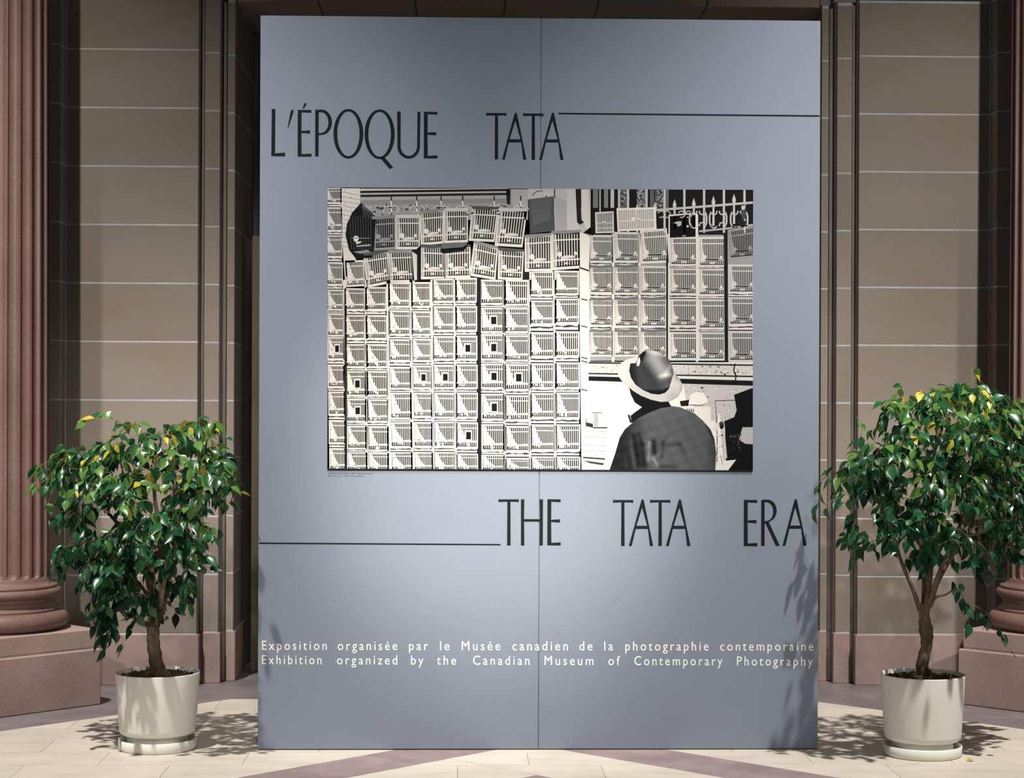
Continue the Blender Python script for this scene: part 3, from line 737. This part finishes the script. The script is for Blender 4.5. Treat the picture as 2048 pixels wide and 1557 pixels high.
# white table-top cages
poly([(1233, 417), (1311, 415), (1313, 460), (1235, 463)], 1.0, 5)
poly([(1237, 421), (1308, 419), (1309, 456), (1238, 459)], .5, 6)
for i in range(19): x = 1239 + i * 3.75; poly([(x, 420), (x + 2.0, 420), (x + 2.2, 458), (x + .2, 458)], .98, 7)
line([(1237, 443), (1309, 440)], 1.6, 1, 8); blob(1266, 438, 3.5, 1, 8); blob(1277, 439, 3, 1, 8); poly([(1272, 420), (1274, 420), (1275, 460), (1273, 460)], 1, 8)
poly([(1190, 425), (1227, 423), (1228, 466), (1191, 467)], .92, 5)
poly([(1193, 428), (1225, 426), (1226, 463), (1194, 464)], .25, 6)
for i in range(10): x = 1194 + i * 3.3; poly([(x, 427), (x + 1.5, 427), (x + 1.7, 464), (x + .2, 464)], .9, 7)
line([(1193, 447), (1226, 446)], 1.3, .95, 8); line([(1193, 457), (1226, 456)], 1.3, .95, 8); blob(1207, 445, 4.5, .95, 8, 2)
# hanging cages, upper row and second row
poly([(722, 406), (752, 434), (748, 500), (744, 516), (712, 518), (698, 500), (691, 470), (694, 448), (704, 426)], .07, 6)
for i in range(9): line([(700 + i * 5.2, 434 - i * .3), (703 + i * 4.9, 500)], .8, .35, 7)
for i in range(5): line([(724, 408), (728 + i * 5, 434)], .9, .4, 7)
blob(712, 478, 6, .97, 8); poly([(712, 484), (724, 483), (720, 487), (712, 489)], .95, 8); line([(703, 477), (740, 477)], 1.2, .6, 8)
poly([(712, 492), (741, 489), (741, 492), (714, 494)], .75, 8); poly([(706, 504), (735, 500), (742, 505), (720, 508)], .55, 8)
hang = [
 ([(745, 437), (789, 434), (790, 497), (746, 500)], .05, .62, 8), ([(792, 434), (838, 434), (838, 497), (793, 497)], .22, .95, 9),
 ([(840, 425), (886, 421), (885, 486), (843, 489)], .16, .97, 10), ([(889, 421), (934, 420), (934, 483), (889, 485)], .08, .93, 11),
 ([(945, 416), (995, 418), (987, 482.5), (939, 480)], .14, .93, 9), ([(998, 420), (1052, 422), (1043, 493), (991, 490)], .14, .96, 10),
 ([(728, 510), (774, 503.5), (779, 565), (735, 574)], .24, .97, 9), ([(777, 504.5), (822, 502.6), (827, 563), (780, 564)], .12, .93, 9),
 ([(842, 493), (888, 495), (889, 556.5), (842, 557)], .22, .97, 8), ([(890, 497), (939, 493), (939, 554), (890, 555)], .22, .97, 8),
 ([(949, 485), (994, 497), (989, 558), (941, 550)], .24, .98, 10), ([(998, 499), (1046, 503), (1043, 559), (997, 557)], .10, .95, 10),
 ([(1051, 474), (1101, 470), (1102, 541), (1051, 542)], .26, .98, 10), ([(1104, 466), (1159, 464), (1160, 535), (1106, 539)], .10, .96, 10),
]
# shadow zones behind the hanging cages
poly([(728, 498), (1100, 498), (1104, 545), (1056, 560), (960, 562), (836, 562), (780, 570), (728, 578)], .10, 1)
poly([(822, 502), (834, 510), (834, 560), (826, 562)], .85, 2); poly([(834, 498), (842, 490), (842, 560), (834, 560)], .08, 2)
for (q, dk, lt, n_) in hang:
    cx_ = sum(p[0] for p in q) / 4
    def bump_q(l): return l
    cage(0, 0, 0, 0, 'bird', q=q, dark=dk * .6, lit=lt, n=9)
    x0, y0 = q[0]; x1, y1 = q[1]
    poly([(x0 - 1, y0 - 4), (x1 + 2, y1 - 4), (x1 + 2, y1 + 1), ((x0 + x1) / 2, (y0 + y1) / 2 + 3), (x0 - 1, y0 + 2)], prng.choice((.3, .55, .85)), 7)
poly([(882, 487), (920, 485), (936, 486), (925, 495), (886, 498)], .38, 8); poly([(880, 497), (925, 495), (936, 490), (928, 502), (885, 508)], .06, 7)
poly([(1057, 399), (1107, 393), (1110, 462), (1060, 468)], .30, 6); poly([(1060, 400), (1104, 395), (1100, 440), (1066, 452)], .36, 7)
poly([(1159, 464), (1180, 474), (1178, 541), (1160, 535)], .98, 4); line([(1160, 536), (1178, 542)], 3, .15, 5)
# ledge and wall, lower right
poly([(1176, 722), (1506, 722), (1506, 945), (1163, 945)], .985, 1)
poly([(1177, 724), (1506, 727), (1506, 755), (1177, 748)], .86, 3)
line([(1177, 726), (1506, 731)], 3, .12, 4)
for i in range(190): blob(prng.uniform(1180, 1505), prng.uniform(730, 750), prng.uniform(.8, 2.2), prng.choice((.5, .7, .95, .98)), 4)
poly([(1177, 746), (1506, 752), (1506, 755), (1177, 749)], .15, 5)
poly([(1177, 753), (1506, 762), (1506, 772), (1177, 762)], .06, 5); poly([(1177, 750), (1506, 756), (1506, 761), (1177, 753)], .95, 5)
line([(1470, 728), (1467, 742), (1472, 752), (1470, 764)], 2.6, .06, 6)
poly([(1366, 768), (1506, 772), (1506, 842), (1420, 842), (1372, 800)], .80, 3)
for i in range(140): blob(prng.uniform(1372, 1500), prng.uniform(772, 838), prng.uniform(.8, 2), prng.choice((.66, .72, .92)), 4)
line([(1430, 802), (1470, 801)], 1.8, .35, 5); line([(1430, 802), (1433, 838)], 1.6, .4, 5)
poly([(1359, 803), (1378, 800), (1378, 812), (1362, 813)], .08, 4)
# pail, crates, cloth
poly([(1186, 826), (1213, 825), (1213, 856), (1188, 855)], .90, 4); poly([(1187, 828), (1196, 828), (1196, 854), (1188, 854)], .68, 5)
line([(1184, 826), (1204, 826)], 1.6, .3, 6); line([(1186, 856), (1215, 856)], 2.4, .12, 6); poly([(1172, 845), (1186, 848), (1186, 856), (1173, 853)], .15, 5)
line([(1172, 838), (1172, 855)], 1.4, .2, 5)
for y in (862, 874, 891, 902): line([(1166, y), (1211, y + 1.5)], .8, .55, 5)
line([(1211, 862), (1211, 905)], .7, .7, 5)
poly([(1166, 914), (1210, 917), (1210, 920), (1166, 917)], .15, 5); poly([(1166, 921), (1180, 923), (1208, 927), (1206, 931), (1180, 927)], .2, 5)
line([(1257, 830), (1262, 846)], 4, .12, 5)
poly([(1376, 812), (1381, 790), (1392, 784), (1408, 787), (1415, 800), (1414, 812), (1398, 810)], 1.0, 6); line([(1376, 810), (1400, 811), (1414, 808)], 1.4, .3, 7)
poly([(1372, 814), (1421, 814), (1422, 868), (1400, 845)], .97, 5)
for i in range(4): line([(1374 + i * 4, 818), (1375 + i * 4, 825)], 2.2, .3, 6)
# deep shadow at the right edge
poly([(1468, 790), (1506, 776), (1506, 945), (1452, 945), (1450, 860), (1448, 843), (1468, 835), (1473, 821)], .02, 6)
poly([(1484.7, 855), (1506, 855), (1506, 889), (1490, 888), (1478, 880)], .74, 7)
for i in range(40): blob(prng.uniform(1458, 1482), prng.uniform(870, 905), prng.uniform(.6, 1.4), prng.choice((.2, .4)), 7)
poly([(1432, 924), (1472, 920), (1456, 941), (1432, 941)], .96, 7)
poly([(1440, 850), (1448, 850), (1454, 916), (1447, 922)], .80, 8); line([(1438, 826), (1432, 846)], 2.4, .3, 7); poly([(1436, 826), (1440, 828), (1441, 848), (1434, 846)], .97, 8)
blob(1443, 850, 5.5, .35, 8, 8); blob(1443, 850, 3, .12, 9, 4); poly([(1428, 848), (1438, 846), (1436, 862), (1427, 860)], .92, 7)
for y in (871, 893, 913): line([(1431, y), (1446, y)], 2.6, .97, 8)
line([(1434, 862), (1434, 925)], 1.6, .2, 7); line([(1441, 910), (1445, 930)], 1, .4, 9)
# the figure in the print: head, jacket, hat, with tones running through them
def shaded(outline, fn, l, div=3):
    """polygon split fine and coloured point by point (print tones, not scene light)"""
    outline = [clampp(p) for p in outline]
    tris = tessellate_polygon([[Vector((x, y, 0)) for x, y in outline]])
    T = [[outline[i] for i in t] for t in tris]
    for _ in range(9):
        N2 = []; ch = False
        for t in T:
            e = [math.dist(t[i], t[(i + 1) % 3]) for i in range(3)]; k = e.index(max(e))
            if e[k] > div:
                a_, b_, c_ = t[k], t[(k + 1) % 3], t[(k + 2) % 3]; mm = ((a_[0] + b_[0]) / 2, (a_[1] + b_[1]) / 2)
                N2 += [[a_, mm, c_], [mm, b_, c_]]; ch = True
            else: N2.append(t)
        T = N2
        if not ch: break
    for t in T:
        ps = [P(x, y, YP) for x, y in t]; vs = [pr.verts.new((p.x - PO.x, prt(l), p.z)) for p in ps]
        f = pr.faces.new(vs); f.normal_update()
        if f.normal.y > 0: f.normal_flip()
        cmap = {v: tone(fn(*c_)) for v, c_ in zip(vs, t)}
        for lo in f.loops: lo[LAY] = (*cmap[lo.vert], 1)
def K6(l): return [(1150 + x / 5.022, 650 + y / 5.022) for x, y in l]
def seg(x, y, a_, b_):
    ax, ay, bx, by = *a_, *b_; t = max(0, min(1, ((x - ax) * (bx - ax) + (y - ay) * (by - ay)) / ((bx - ax) ** 2 + (by - ay) ** 2)))
    return math.hypot(x - ax - t * (bx - ax), y - ay - t * (by - ay))
def sm(a_, b_, x): t = max(0, min(1, (x - a_) / (b_ - a_))); return t * t * (3 - 2 * t)
folds = [((555, 1120), (600, 1450), 14, .16), ((700, 1170), (740, 1180), 18, .10), ((745, 1180), (735, 1380), 13, .24), ((790, 1170), (800, 1290), 26, -.30), ((830, 1300), (770, 1360), 14, .12), ((930, 1140), (860, 1200), 22, -.10),
         ((780, 1330), (830, 1420), 14, .24), ((930, 1210), (1050, 1200), 20, -.10), ((1050, 1200), (1100, 1290), 16, -.10), ((890, 1180), (870, 1330), 16, -.14), ((500, 1300), (520, 1440), 9, .10), ((640, 1100), (680, 1200), 18, -.16),
         ((590, 1130), (640, 1400), 30, -.16), ((670, 1200), (700, 1420), 24, -.18), ((840, 1420), (1000, 1430), 22, -.12), ((900, 1160), (960, 1140), 12, .06), ((1320, 1010), (1400, 1160), 16, -.18), ((740, 1010), (760, 1060), 10, -.08)]
def jacket(px, py):
    x, y = (px - 1150) * 5.022, (py - 650) * 5.022
    v = .11 + .27 * sm(430, 800, x - (y - 1100) * .15) + .03 * sm(1000, 800, y)
    v -= .10 * sm(1290, 1410, x)
    for a_, b_, w, s_ in folds: v += s_ * math.exp(-(seg(x, y, a_, b_) / w) ** 2)
    v += .025 * math.sin(x * .031 + y * .017) * math.sin(y * .041 - x * .012)
    return max(.02, v * .80)
shaded(K6([(345, 1475), (400, 1300), (450, 1130), (500, 1050), (575, 985), (620, 940), (740, 880), (860, 835), (960, 815), (1060, 830), (1200, 890), (1280, 960), (1360, 1050), (1400, 1150), (1418, 1290), (1408, 1475)]), jacket, 8)
poly(K6([(540, 620), (560, 700), (600, 780), (672, 828), (600, 880), (556, 915), (572, 985), (640, 935), (740, 885), (860, 838), (965, 822), (940, 775), (900, 720), (700, 600)]), .03, 9)
poly(K6([(950, 778), (1050, 738), (1056, 822), (1000, 822), (965, 812)]), .99, 7)
def brim(px, py):
    x, y = (px - 1150) * 5.022, (py - 650) * 5.022
    v = .86 - .10 * sm(500, 700, y) + .04 * sm(700, 800, x) - .30 * sm(600, 520, y) * sm(960, 1040, x) - .12 * sm(640, 760, y) * sm(880, 1010, x)
    return v * (1 - .2 * sm(1040, 1080, x))
shaded(K6([(425, 470), (432, 420), (460, 385), (520, 348), (600, 325), (660, 300), (900, 330), (985, 440), (1010, 500), (1050, 545), (1078, 600), (1076, 650), (1040, 712), (985, 752), (925, 772), (860, 775), (760, 752), (660, 712), (580, 662), (520, 610), (465, 560), (435, 515)]), brim, 10, 4)
def crown(px, py):
    x, y = (px - 1150) * 5.022, (py - 650) * 5.022
    v = .20
    d = seg(x, y, (790, 330), (880, 470)); v += .44 * math.exp(-(d / 85) ** 2)
    d = seg(x, y, (730, 260), (900, 300)); v += .34 * math.exp(-(d / 28) ** 2)
    d = seg(x, y, (860, 520), (950, 500)); v += .30 * math.exp(-(d / 22) ** 2)
    d = seg(x, y, (905, 500), (968, 400)); v += .20 * math.exp(-(d / 20) ** 2)
    d = seg(x, y, (680, 400), (800, 560)); v -= .05 * math.exp(-(d / 40) ** 2)
    v += .16 * sm(560, 640, y) * sm(820, 950, x) * sm(700, 600, y)
    v *= .35 + .65 * sm(545, 640, x + (y - 400) * -.15)
    v *= 1 - .75 * sm(640, 680, y - (x - 700) * -.02)
    d = seg(x, y, (690, 280), (655, 345)); v -= .4 * math.exp(-(d / 22) ** 2)
    return max(.03, v)
shaded(K6([(555, 388), (610, 385), (640, 310), (690, 265), (730, 248), (790, 255), (870, 290), (935, 335), (975, 410), (990, 490), (968, 560), (948, 630), (905, 682), (840, 700), (760, 690), (680, 655), (605, 600), (560, 530), (543, 460)]), crown, 11, 3)
poly(K6([(625, 350), (650, 322), (655, 370), (640, 418), (618, 410)]), .88, 12)
poly(K6([(690, 652), (850, 672), (945, 622), (955, 600), (940, 645), (905, 684), (840, 702), (760, 692)]), .05, 12)
pm = from_bm('photographic_print', pr, pan, M_PRINT)
pm['label'] = 'black and white photograph of stacked bird cages and a hatted figure from behind'
# dark strip along the lower edge of the print
bm = bmesh.new(); flat([[[(656, 937.6), (1504.5, 941.2), (1504.5, 944.4), (656, 941.0)]]], -.0048, bm); from_bm('print_edge_strip', bm, pan, M_INK)

# ------------------------------------------------------------------ potted weeping figs
def leaf_mesh(mat, k):
    r = random.Random(k); Lg = .060; Wd_ = .0155 + .0025 * r.random()
    prof = [(0, .0), (.12, .55), (.32, 1.0), (.55, .88), (.75, .48), (.88, .14), (1.0, .02)]
    V, F = [], []
    bend = .10 + .12 * r.random(); fold = .25 + .2 * r.random(); tw = r.uniform(-.5, .5)
    for i, (t, w) in enumerate(prof):
        y = t * Lg; z = -bend * t * t * Lg * 1.4
        wob = .06 * math.sin(9 * t + k)
        for sx in (-1, 0, 1):
            x = sx * w * Wd_; zz = z + abs(x) * fold + sx * wob * w * Wd_ + x * tw * t
            V.append((x, y, zz))
    for i in range(len(prof) - 1):
        a = i * 3
        F += [(a, a + 1, a + 4, a + 3), (a + 1, a + 2, a + 5, a + 4)]
    # stalk
    b = len(V); q = .0007
    V += [(-q, -.012, .002), (q, -.012, .002), (q, .002, 0), (-q, .002, 0)]; F.append((b, b + 1, b + 2, b + 3))
    me = bpy.data.meshes.new('leaf'); me.from_pydata(V, [], F); me.update(); me.materials.append(mat)
    for p in me.polygons: p.use_smooth = True
    return me
LEAVES = [[leaf_mesh(mm, 10 * i + k) for k in range(4)] for i, mm in enumerate(LEAFM)]
def inside(poly, x, y):
    c = False; j = len(poly) - 1
    for i in range(len(poly)):
        if ((poly[i][1] > y) != (poly[j][1] > y)) and x < (poly[j][0] - poly[i][0]) * (y - poly[i][1]) / (poly[j][1] - poly[i][1]) + poly[i][0]: c = not c
        j = i
    return c
def fig(px_axis, YT, rim_px, pot_h, crown_poly, crown_c, stems, trunk, extra, label, seed, n_attr, soil_tone, holes=()):
    rr_ = random.Random(seed)
    base = P(px_axis, 1500, YT); O = Vector((base.x, YT, 0))
    t = empty('potted_fig_tree', O); setp(t, label, 'potted tree', 'potted weeping figs beside the panel')
    k = YT / FPX; R = rim_px / 2 * k; zr = pot_h
    r0 = R * .905
    # pot: slightly tapered tub with rolled foot and thin rim
    prof = [(.0, .075), (r0 * .86, .066), (r0 * .93, .068), (r0 * .985, .076), (r0 * 1.0, .092), (r0 + (R - r0) * .5, (.092 + zr) / 2), (R - .001, zr - .004), (R - .0015, zr), (R - .0045, zr), (R - .0055, zr - .004), (R - .012, zr - .05), (R - .016, zr - .07), (0, zr - .07)]
    bm = bmesh.new(); add_lathe(bm, prof[1:-1], 72, close=True)
    from_bm('pot', bm, t, M_POT, True)
    rs = R * .915
    bm = bmesh.new(); add_lathe(bm, [(rs * .78, .030), (rs * .78, .0665)], 64); from_bm('pot_foot', bm, t, M_POT, True)
    prof = [(rs - .008, 0), (rs - .002, .003), (rs, .010), (rs + .002, .044), (rs - .0015, .046), (rs - .004, .044), (rs - .007, .012), (rs * .5, .010)]
    bm = bmesh.new(); add_lathe(bm, prof, 72); from_bm('saucer', bm, t, M_POT, True)
    # soil with bark chips
    bm = bmesh.new(); Rs = R - .0085; zs_ = zr - .022
    rings = [[bm.verts.new((0, 0, zs_ + .012))]]
    for i in range(1, 11):
        r_ = Rs * i / 10; rings.append([bm.verts.new((r_ * math.cos(2 * PI * j / 40), r_ * math.sin(2 * PI * j / 40), zs_ + .010 * (1 - (i / 10) ** 2) + (rr_.uniform(-.006, .008) if i < 10 else 0))) for j in range(40)])
    for j in range(40): bm.faces.new((rings[0][0], rings[1][j], rings[1][(j + 1) % 40]))
    for i in range(1, 10):
        for j in range(40): bm.faces.new((rings[i][j], rings[i + 1][j], rings[i + 1][(j + 1) % 40], rings[i][(j + 1) % 40]))
    from_bm('soil', bm, t, M_SOIL)
    bm = bmesh.new()
    for i in range(230):
        a, r_ = rr_.uniform(0, 2 * PI), Rs * .93 * math.sqrt(rr_.random()); q = rr_.uniform(.004, .011)
        vs = bmesh.ops.create_cube(bm, size=1)['verts']; mt = Matrix.Rotation(rr_.uniform(0, 6), 3, (rr_.random(), rr_.random(), rr_.random() + .1))
        for v in vs:
            c_ = mt @ Vector((v.co.x * q * 1.6, v.co.y * q, v.co.z * q * .5)); v.co = Vector((r_ * math.cos(a), r_ * math.sin(a), zs_ + .010 * (1 - (r_ / Rs) ** 2) + .004)) + c_
    o = from_bm('bark_mulch', bm, t, M_SOIL); o['kind'] = 'stuff'
    # trunk: strands wound round each other
    tp = [Vector((P(x, y, YT).x - O.x, dy, P(x, y, YT).z)) for x, y, w, dy in trunk]; tw_ = [w * k / 2 for x, y, w, dy in trunk]
    tp[0].z = zs_ - .01
    cen = catmull(tp, 8); n = len(cen)
    def rad(i): f = i / 8; j = min(int(f), len(tw_) - 2); u = f - j; return tw_[j] * (1 - u) + tw_[j + 1] * u
    for sidx in range(3):
        pts, rads = [], []
        for i, c_ in enumerate(cen):
            a = sidx * 2 * PI / 3 + i / n * 3.6 + seed; w = rad(i)
            pts.append(c_ + Vector((math.cos(a), math.sin(a), 0)) * w * .46); rads.append(w * (.62 + .07 * math.sin(i * 1.3 + sidx * 2)))
        bm = bmesh.new(); add_tube(bm, pts, rads, 12); from_bm('trunk', bm, t, M_BARK, True)
    # two surface roots
    bm = bmesh.new()
    for a, ln in ((2.9, .08), (.4, .06), (-1.0, .05)):
        add_tube(bm, [Vector((math.cos(a) * q * ln, math.sin(a) * q * ln, zs_ + .035 * max(0, 1 - q) ** 1.5 + .006)) + Vector((tp[0].x, 0, 0)) for q in (0.1, .4, .7, 1.1)], [.014, .011, .008, .004], 8)
    from_bm('root', bm, t, M_BARK, True)
    # main stems: polylines in the picture with depth offsets
    nodes = []      # (position, radius)
    for pts, w0, w1 in stems:
        c3 = catmull([Vector((P(x, y, YT + dy).x - O.x, dy, P(x, y, YT + dy).z)) for x, y, dy in pts], 6)
        m_ = len(c3); rads = [(w0 + (w1 - w0) * i / (m_ - 1)) / 2 * k for i in range(m_)]
        bm = bmesh.new(); add_tube(bm, c3, rads, 8); from_bm('branch', bm, t, M_BARK, True)
        for i in range(m_):
            if i >= m_ * .35: nodes.append((c3[i], rads[i]))
    # attractors through the crown's volume
    att = []; cx, cy, rx, ry = crown_c
    tries = 0
    while len(att) < n_attr and tries < 20000:
        tries += 1
        x, y = rr_.uniform(min(p[0] for p in crown_poly), max(p[0] for p in crown_poly)), rr_.uniform(min(p[1] for p in crown_poly), max(p[1] for p in crown_poly))
        if not inside(crown_poly, x, y): continue
        if any(math.hypot((x - hx) / hr, (y - hy) / hr2) < 1 and rr_.random() < .85 for hx, hy, hr, hr2 in holes): continue
        e = min(.97, math.hypot((x - cx) / rx, (y - cy) / ry)); dmx = .40 * math.sqrt(1 - e * e) + .05
        u = rr_.uniform(-1, 1); dy = dmx * (abs(u) ** .7) * (1 if u > 0 else -1)
        q = P(x, y, YT + dy); v = Vector((q.x - O.x, dy, q.z))
        if any((v - a_).length < .036 for a_, _ in att): continue
        att.append((v, 1.0))
    for x, y, dy, sp_ in extra:
        q = P(x, y, YT + dy); att.append((Vector((q.x - O.x, dy, q.z)), sp_))
    att.sort(key=lambda a_: min((a_[0] - nd[0]).length for nd in nodes))
    cand = []
    bmt = bmesh.new(); cc = Vector((0, 0, (P(cx, cy, YT)).z))
    for v, sp_ in att:
        bestn = min(nodes, key=lambda nd: (nd[0] - v).length + .35 * max(0, nd[0].z - v.z - .25) + (.0 if nd[0].z < v.z else .02))
        a_, ra = bestn; d = v - a_; L_ = d.length
        if L_ < .01: continue
        mid = a_ + d * .5 + Vector((0, 0, .10 * L_ + .01)) + Vector((rr_.uniform(-1, 1), rr_.uniform(-1, 1), rr_.uniform(-.5, .5))) * .07 * L_
        c3 = catmull([a_, mid, v], 4); r_a = min(ra * .6, .0042); m_ = len(c3)
        add_tube(bmt, c3, [r_a + (.0011 - r_a) * i / (m_ - 1) for i in range(m_)], 5, cap=False)
        for i in range(2, m_, 2): nodes.append((c3[i], max(.0012, r_a * .7)))
        # leaves along the outer part of the twig
        out = Vector((v.x - cc.x, v.y - cc.y, (v.z - cc.z) * .55))
        out = out.normalized() if out.length > .01 else Vector((0, 0, 1))
        nl = rr_.choice((5, 6, 7)) if sp_ == 1.0 else rr_.choice((3, 4))
        td = (c3[-1] - c3[-3]).normalized()
        tipd = (td * .6 + out * .5 + Vector((0, 0, -.35))).normalized()
        tip = v + tipd * .045
        add_tube(bmt, [v, v + tipd * .024 + Vector((0, 0, .003)), tip], [.0011, .0009, .0006], 4, cap=False)
        for j in range(nl):
            f = j / max(1, nl - 1); pos = (v - td * .065 * (1 - f) if f < .55 else v + tipd * .045 * (f - .5) * 2)
            side = Vector((rr_.uniform(-1, 1), rr_.uniform(-1, 1), rr_.uniform(-.5, .4))).normalized()
            dr = (tipd * .35 + side * .75 + out * .25 + Vector((0, 0, rr_.uniform(-1.15, -.15)))).normalized()
            nrm = (out * .45 + Vector((rr_.uniform(-.7, .7), rr_.uniform(-.7, .7) - .3, .7))).normalized()
            xa_ = dr.cross(nrm)
            if xa_.length < .05: xa_ = dr.cross(Vector((1, .2, 0)))
            xa_.normalize(); nz = xa_.cross(dr).normalized(); sc = rr_.uniform(.72, 1.28)
            mt = Matrix((xa_, dr, nz)).transposed().to_4x4() @ Matrix.Diagonal((sc * rr_.uniform(.9, 1.1), sc, sc, 1))
            mt.translation = pos + dr * .010
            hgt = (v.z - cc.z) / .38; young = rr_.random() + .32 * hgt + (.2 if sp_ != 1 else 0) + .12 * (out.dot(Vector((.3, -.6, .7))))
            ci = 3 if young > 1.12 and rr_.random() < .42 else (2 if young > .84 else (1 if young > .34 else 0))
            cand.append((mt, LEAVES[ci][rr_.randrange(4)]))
    from_bm('twigs', bmt, t, M_TWIG, True)['kind'] = 'stuff'
    # nearest leaves one by one, the rest joined
    cw = Vector((0, 0, EYE))
    cand.sort(key=lambda c_: c_[0].translation.y + O.y + (3 if abs((O.x + c_[0].translation.x)) / (O.y) > .262 else 0))
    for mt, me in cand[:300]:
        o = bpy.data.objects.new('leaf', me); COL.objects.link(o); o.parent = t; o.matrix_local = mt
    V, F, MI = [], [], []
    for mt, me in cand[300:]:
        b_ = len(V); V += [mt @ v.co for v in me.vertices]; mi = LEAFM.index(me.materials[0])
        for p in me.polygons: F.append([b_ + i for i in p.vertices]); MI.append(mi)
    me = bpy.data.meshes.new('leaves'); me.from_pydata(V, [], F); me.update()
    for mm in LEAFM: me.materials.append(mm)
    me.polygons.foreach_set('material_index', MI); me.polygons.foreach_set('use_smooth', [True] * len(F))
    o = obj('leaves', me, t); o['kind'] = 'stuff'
    print('leaves', len(cand), 'attr', len(att))
    return t
crownL = [(78, 925), (120, 915), (135, 885), (180, 900), (222, 872), (250, 850), (300, 842), (350, 840), (400, 840), (430, 838), (440, 860), (438, 885), (455, 925), (462, 950), (445, 985), (445, 1045), (425, 1062), (400, 1060), (425, 1105), (400, 1125),
          (375, 1105), (388, 1180), (350, 1215), (325, 1215), (310, 1230), (285, 1225), (250, 1262), (212, 1270), (205, 1235), (185, 1190), (160, 1125), (120, 1130), (115, 1100), (155, 1065), (120, 1020), (110, 975), (80, 955)]
fig(315, 8.35, 167, EYE - (1344 - 805) / 3800 * 8.35 - .001, crownL, (285, 1030, 215, 215),
    [([(318, 1240, 0), (322, 1150, -.02), (318, 1060, -.03), (308, 970, 0), (318, 880, .02)], 15, 4),
     ([(324, 1230, .01), (345, 1110, .08), (378, 1020, .10), (405, 930, .08), (415, 870, .04)], 12, 3),
     ([(308, 1235, -.01), (290, 1140, -.08), (245, 1060, -.10), (190, 1000, -.06), (140, 945, -.03)], 13, 3),
     ([(314, 1230, .02), (300, 1120, .12), (262, 1010, .16), (240, 920, .12)], 11, 3),
     ([(318, 1235, -.02), (330, 1150, -.14), (340, 1060, -.18), (350, 960, -.14), (345, 890, -.1)], 11, 3),
     ([(310, 1215, 0), (270, 1160, .03), (225, 1150, .02), (190, 1110, 0)], 8, 3)],
    [(318, 1352, 36, 0), (313, 1320, 27, 0), (306, 1285, 25, 0), (306, 1255, 25, 0), (314, 1225, 28, 0), (317, 1200, 25, 0)],
    [(200, 835, -.05, .5), (225, 838, -.05, .5), (428, 842, 0, .5), (455, 930, 0, .5), (462, 968, -.05, .5), (95, 925, 0, .5), (80, 955, 0, .5), (105, 985, -.1, .5), (215, 1275, -.1, .5), (245, 1278, -.05, .5), (130, 1120, -.1, .5), (115, 1130, 0, .5), (325, 1210, -.05, .5)],
    'weeping fig in a white tub left of the panel, low branches drooping towards the tub', 11, 320, 1, holes=((425, 1125, 38, 45), (350, 1140, 20, 30), (205, 1040, 22, 26)))
crownR = [(1662, 950), (1705, 905), (1722, 885), (1748, 860), (1765, 835), (1790, 800), (1830, 785), (1870, 775), (1905, 765), (1935, 760), (1985, 775), (2010, 800), (2055, 820), (2085, 860), (2095, 950), (2075, 1040), (2060, 1090), (2020, 1115), (1985, 1130),
          (1940, 1145), (1905, 1105), (1870, 1110), (1835, 1130), (1815, 1080), (1765, 1075), (1735, 1095), (1712, 1085), (1700, 1060), (1725, 1020), (1695, 990), (1665, 985)]
fig(1845, 8.18, 169, EYE - (1352 - 805) / 3800 * 8.18 + .007, crownR, (1880, 950, 225, 200),
    [([(1840, 1222, 0), (1826, 1180, -.02), (1803, 1125, -.03), (1785, 1070, -.03), (1755, 1000, -.04), (1725, 930, -.03)], 10, 3),
     ([(1848, 1215, .01), (1848, 1140, .03), (1838, 1060, .05), (1830, 960, .04), (1815, 860, .03)], 12, 4),
     ([(1853, 1215, -.01), (1862, 1130, -.06), (1872, 1050, -.08), (1880, 940, -.06), (1885, 830, -.03)], 13, 4),
     ([(1858, 1215, 0), (1875, 1165, .03), (1900, 1120, .05), (1945, 1050, .08), (1985, 960, .06), (2000, 870, .04)], 12, 3),
     ([(1856, 1210, -.02), (1885, 1130, -.14), (1925, 1040, -.18), (1960, 950, -.16), (1975, 860, -.1)], 10, 3),
     ([(1850, 1205, .02), (1862, 1110, .14), (1860, 1000, .18), (1850, 900, .14)], 10, 3),
     ([(1862, 1212, 0), (1872, 1195, -.02), (1892, 1190, -.04), (1906, 1180, -.05)], 7, 3),
     ([(1930, 1075, -.1), (1975, 1060, -.12), (2020, 1020, -.12), (2065, 990, -.1)], 5, 2)],
    [(1851, 1366, 36, 0), (1846, 1330, 25, 0), (1853, 1292, 22, 0), (1851, 1262, 29, 0), (1850, 1235, 22, 0), (1850, 1208, 20, 0)],
    [(1942, 752, 0, .5), (1955, 760, 0, .5), (1805, 775, -.05, .5), (1785, 800, -.05, .5), (1725, 850, 0, .5), (1650, 955, 0, .5), (1668, 1000, -.1, .5), (1640, 1000, 0, .5), (1918, 1178, -.1, .5), (1712, 1095, -.05, .5), (2035, 800, 0, .5), (1925, 1192, -.12, .5), (1955, 1215, -.14, .5), (1988, 1250, -.16, .5), (2008, 1282, -.17, .5), (1932, 1222, -.14, .5), (2040, 1120, 0, .5)],
    'taller weeping fig in a white tub right of the panel, with bare forked trunk', 23, 350, 1, holes=((1835, 985, 28, 26), (1740, 1040, 18, 16), (1825, 1060, 16, 20)))
# fallen leaf on the floor in front of the right-hand tub
q = PF(1939, 1524)
me = LEAVES[3][1].copy(); o = obj('fallen_leaf', me); o.location = (q.x - .01, q.y, .006); o.rotation_euler = (.15, .35, -1.1); o.scale = (.8, .62, .8)
setp(o, 'yellow fallen leaf on the floor in front of the right tub', 'leaf')
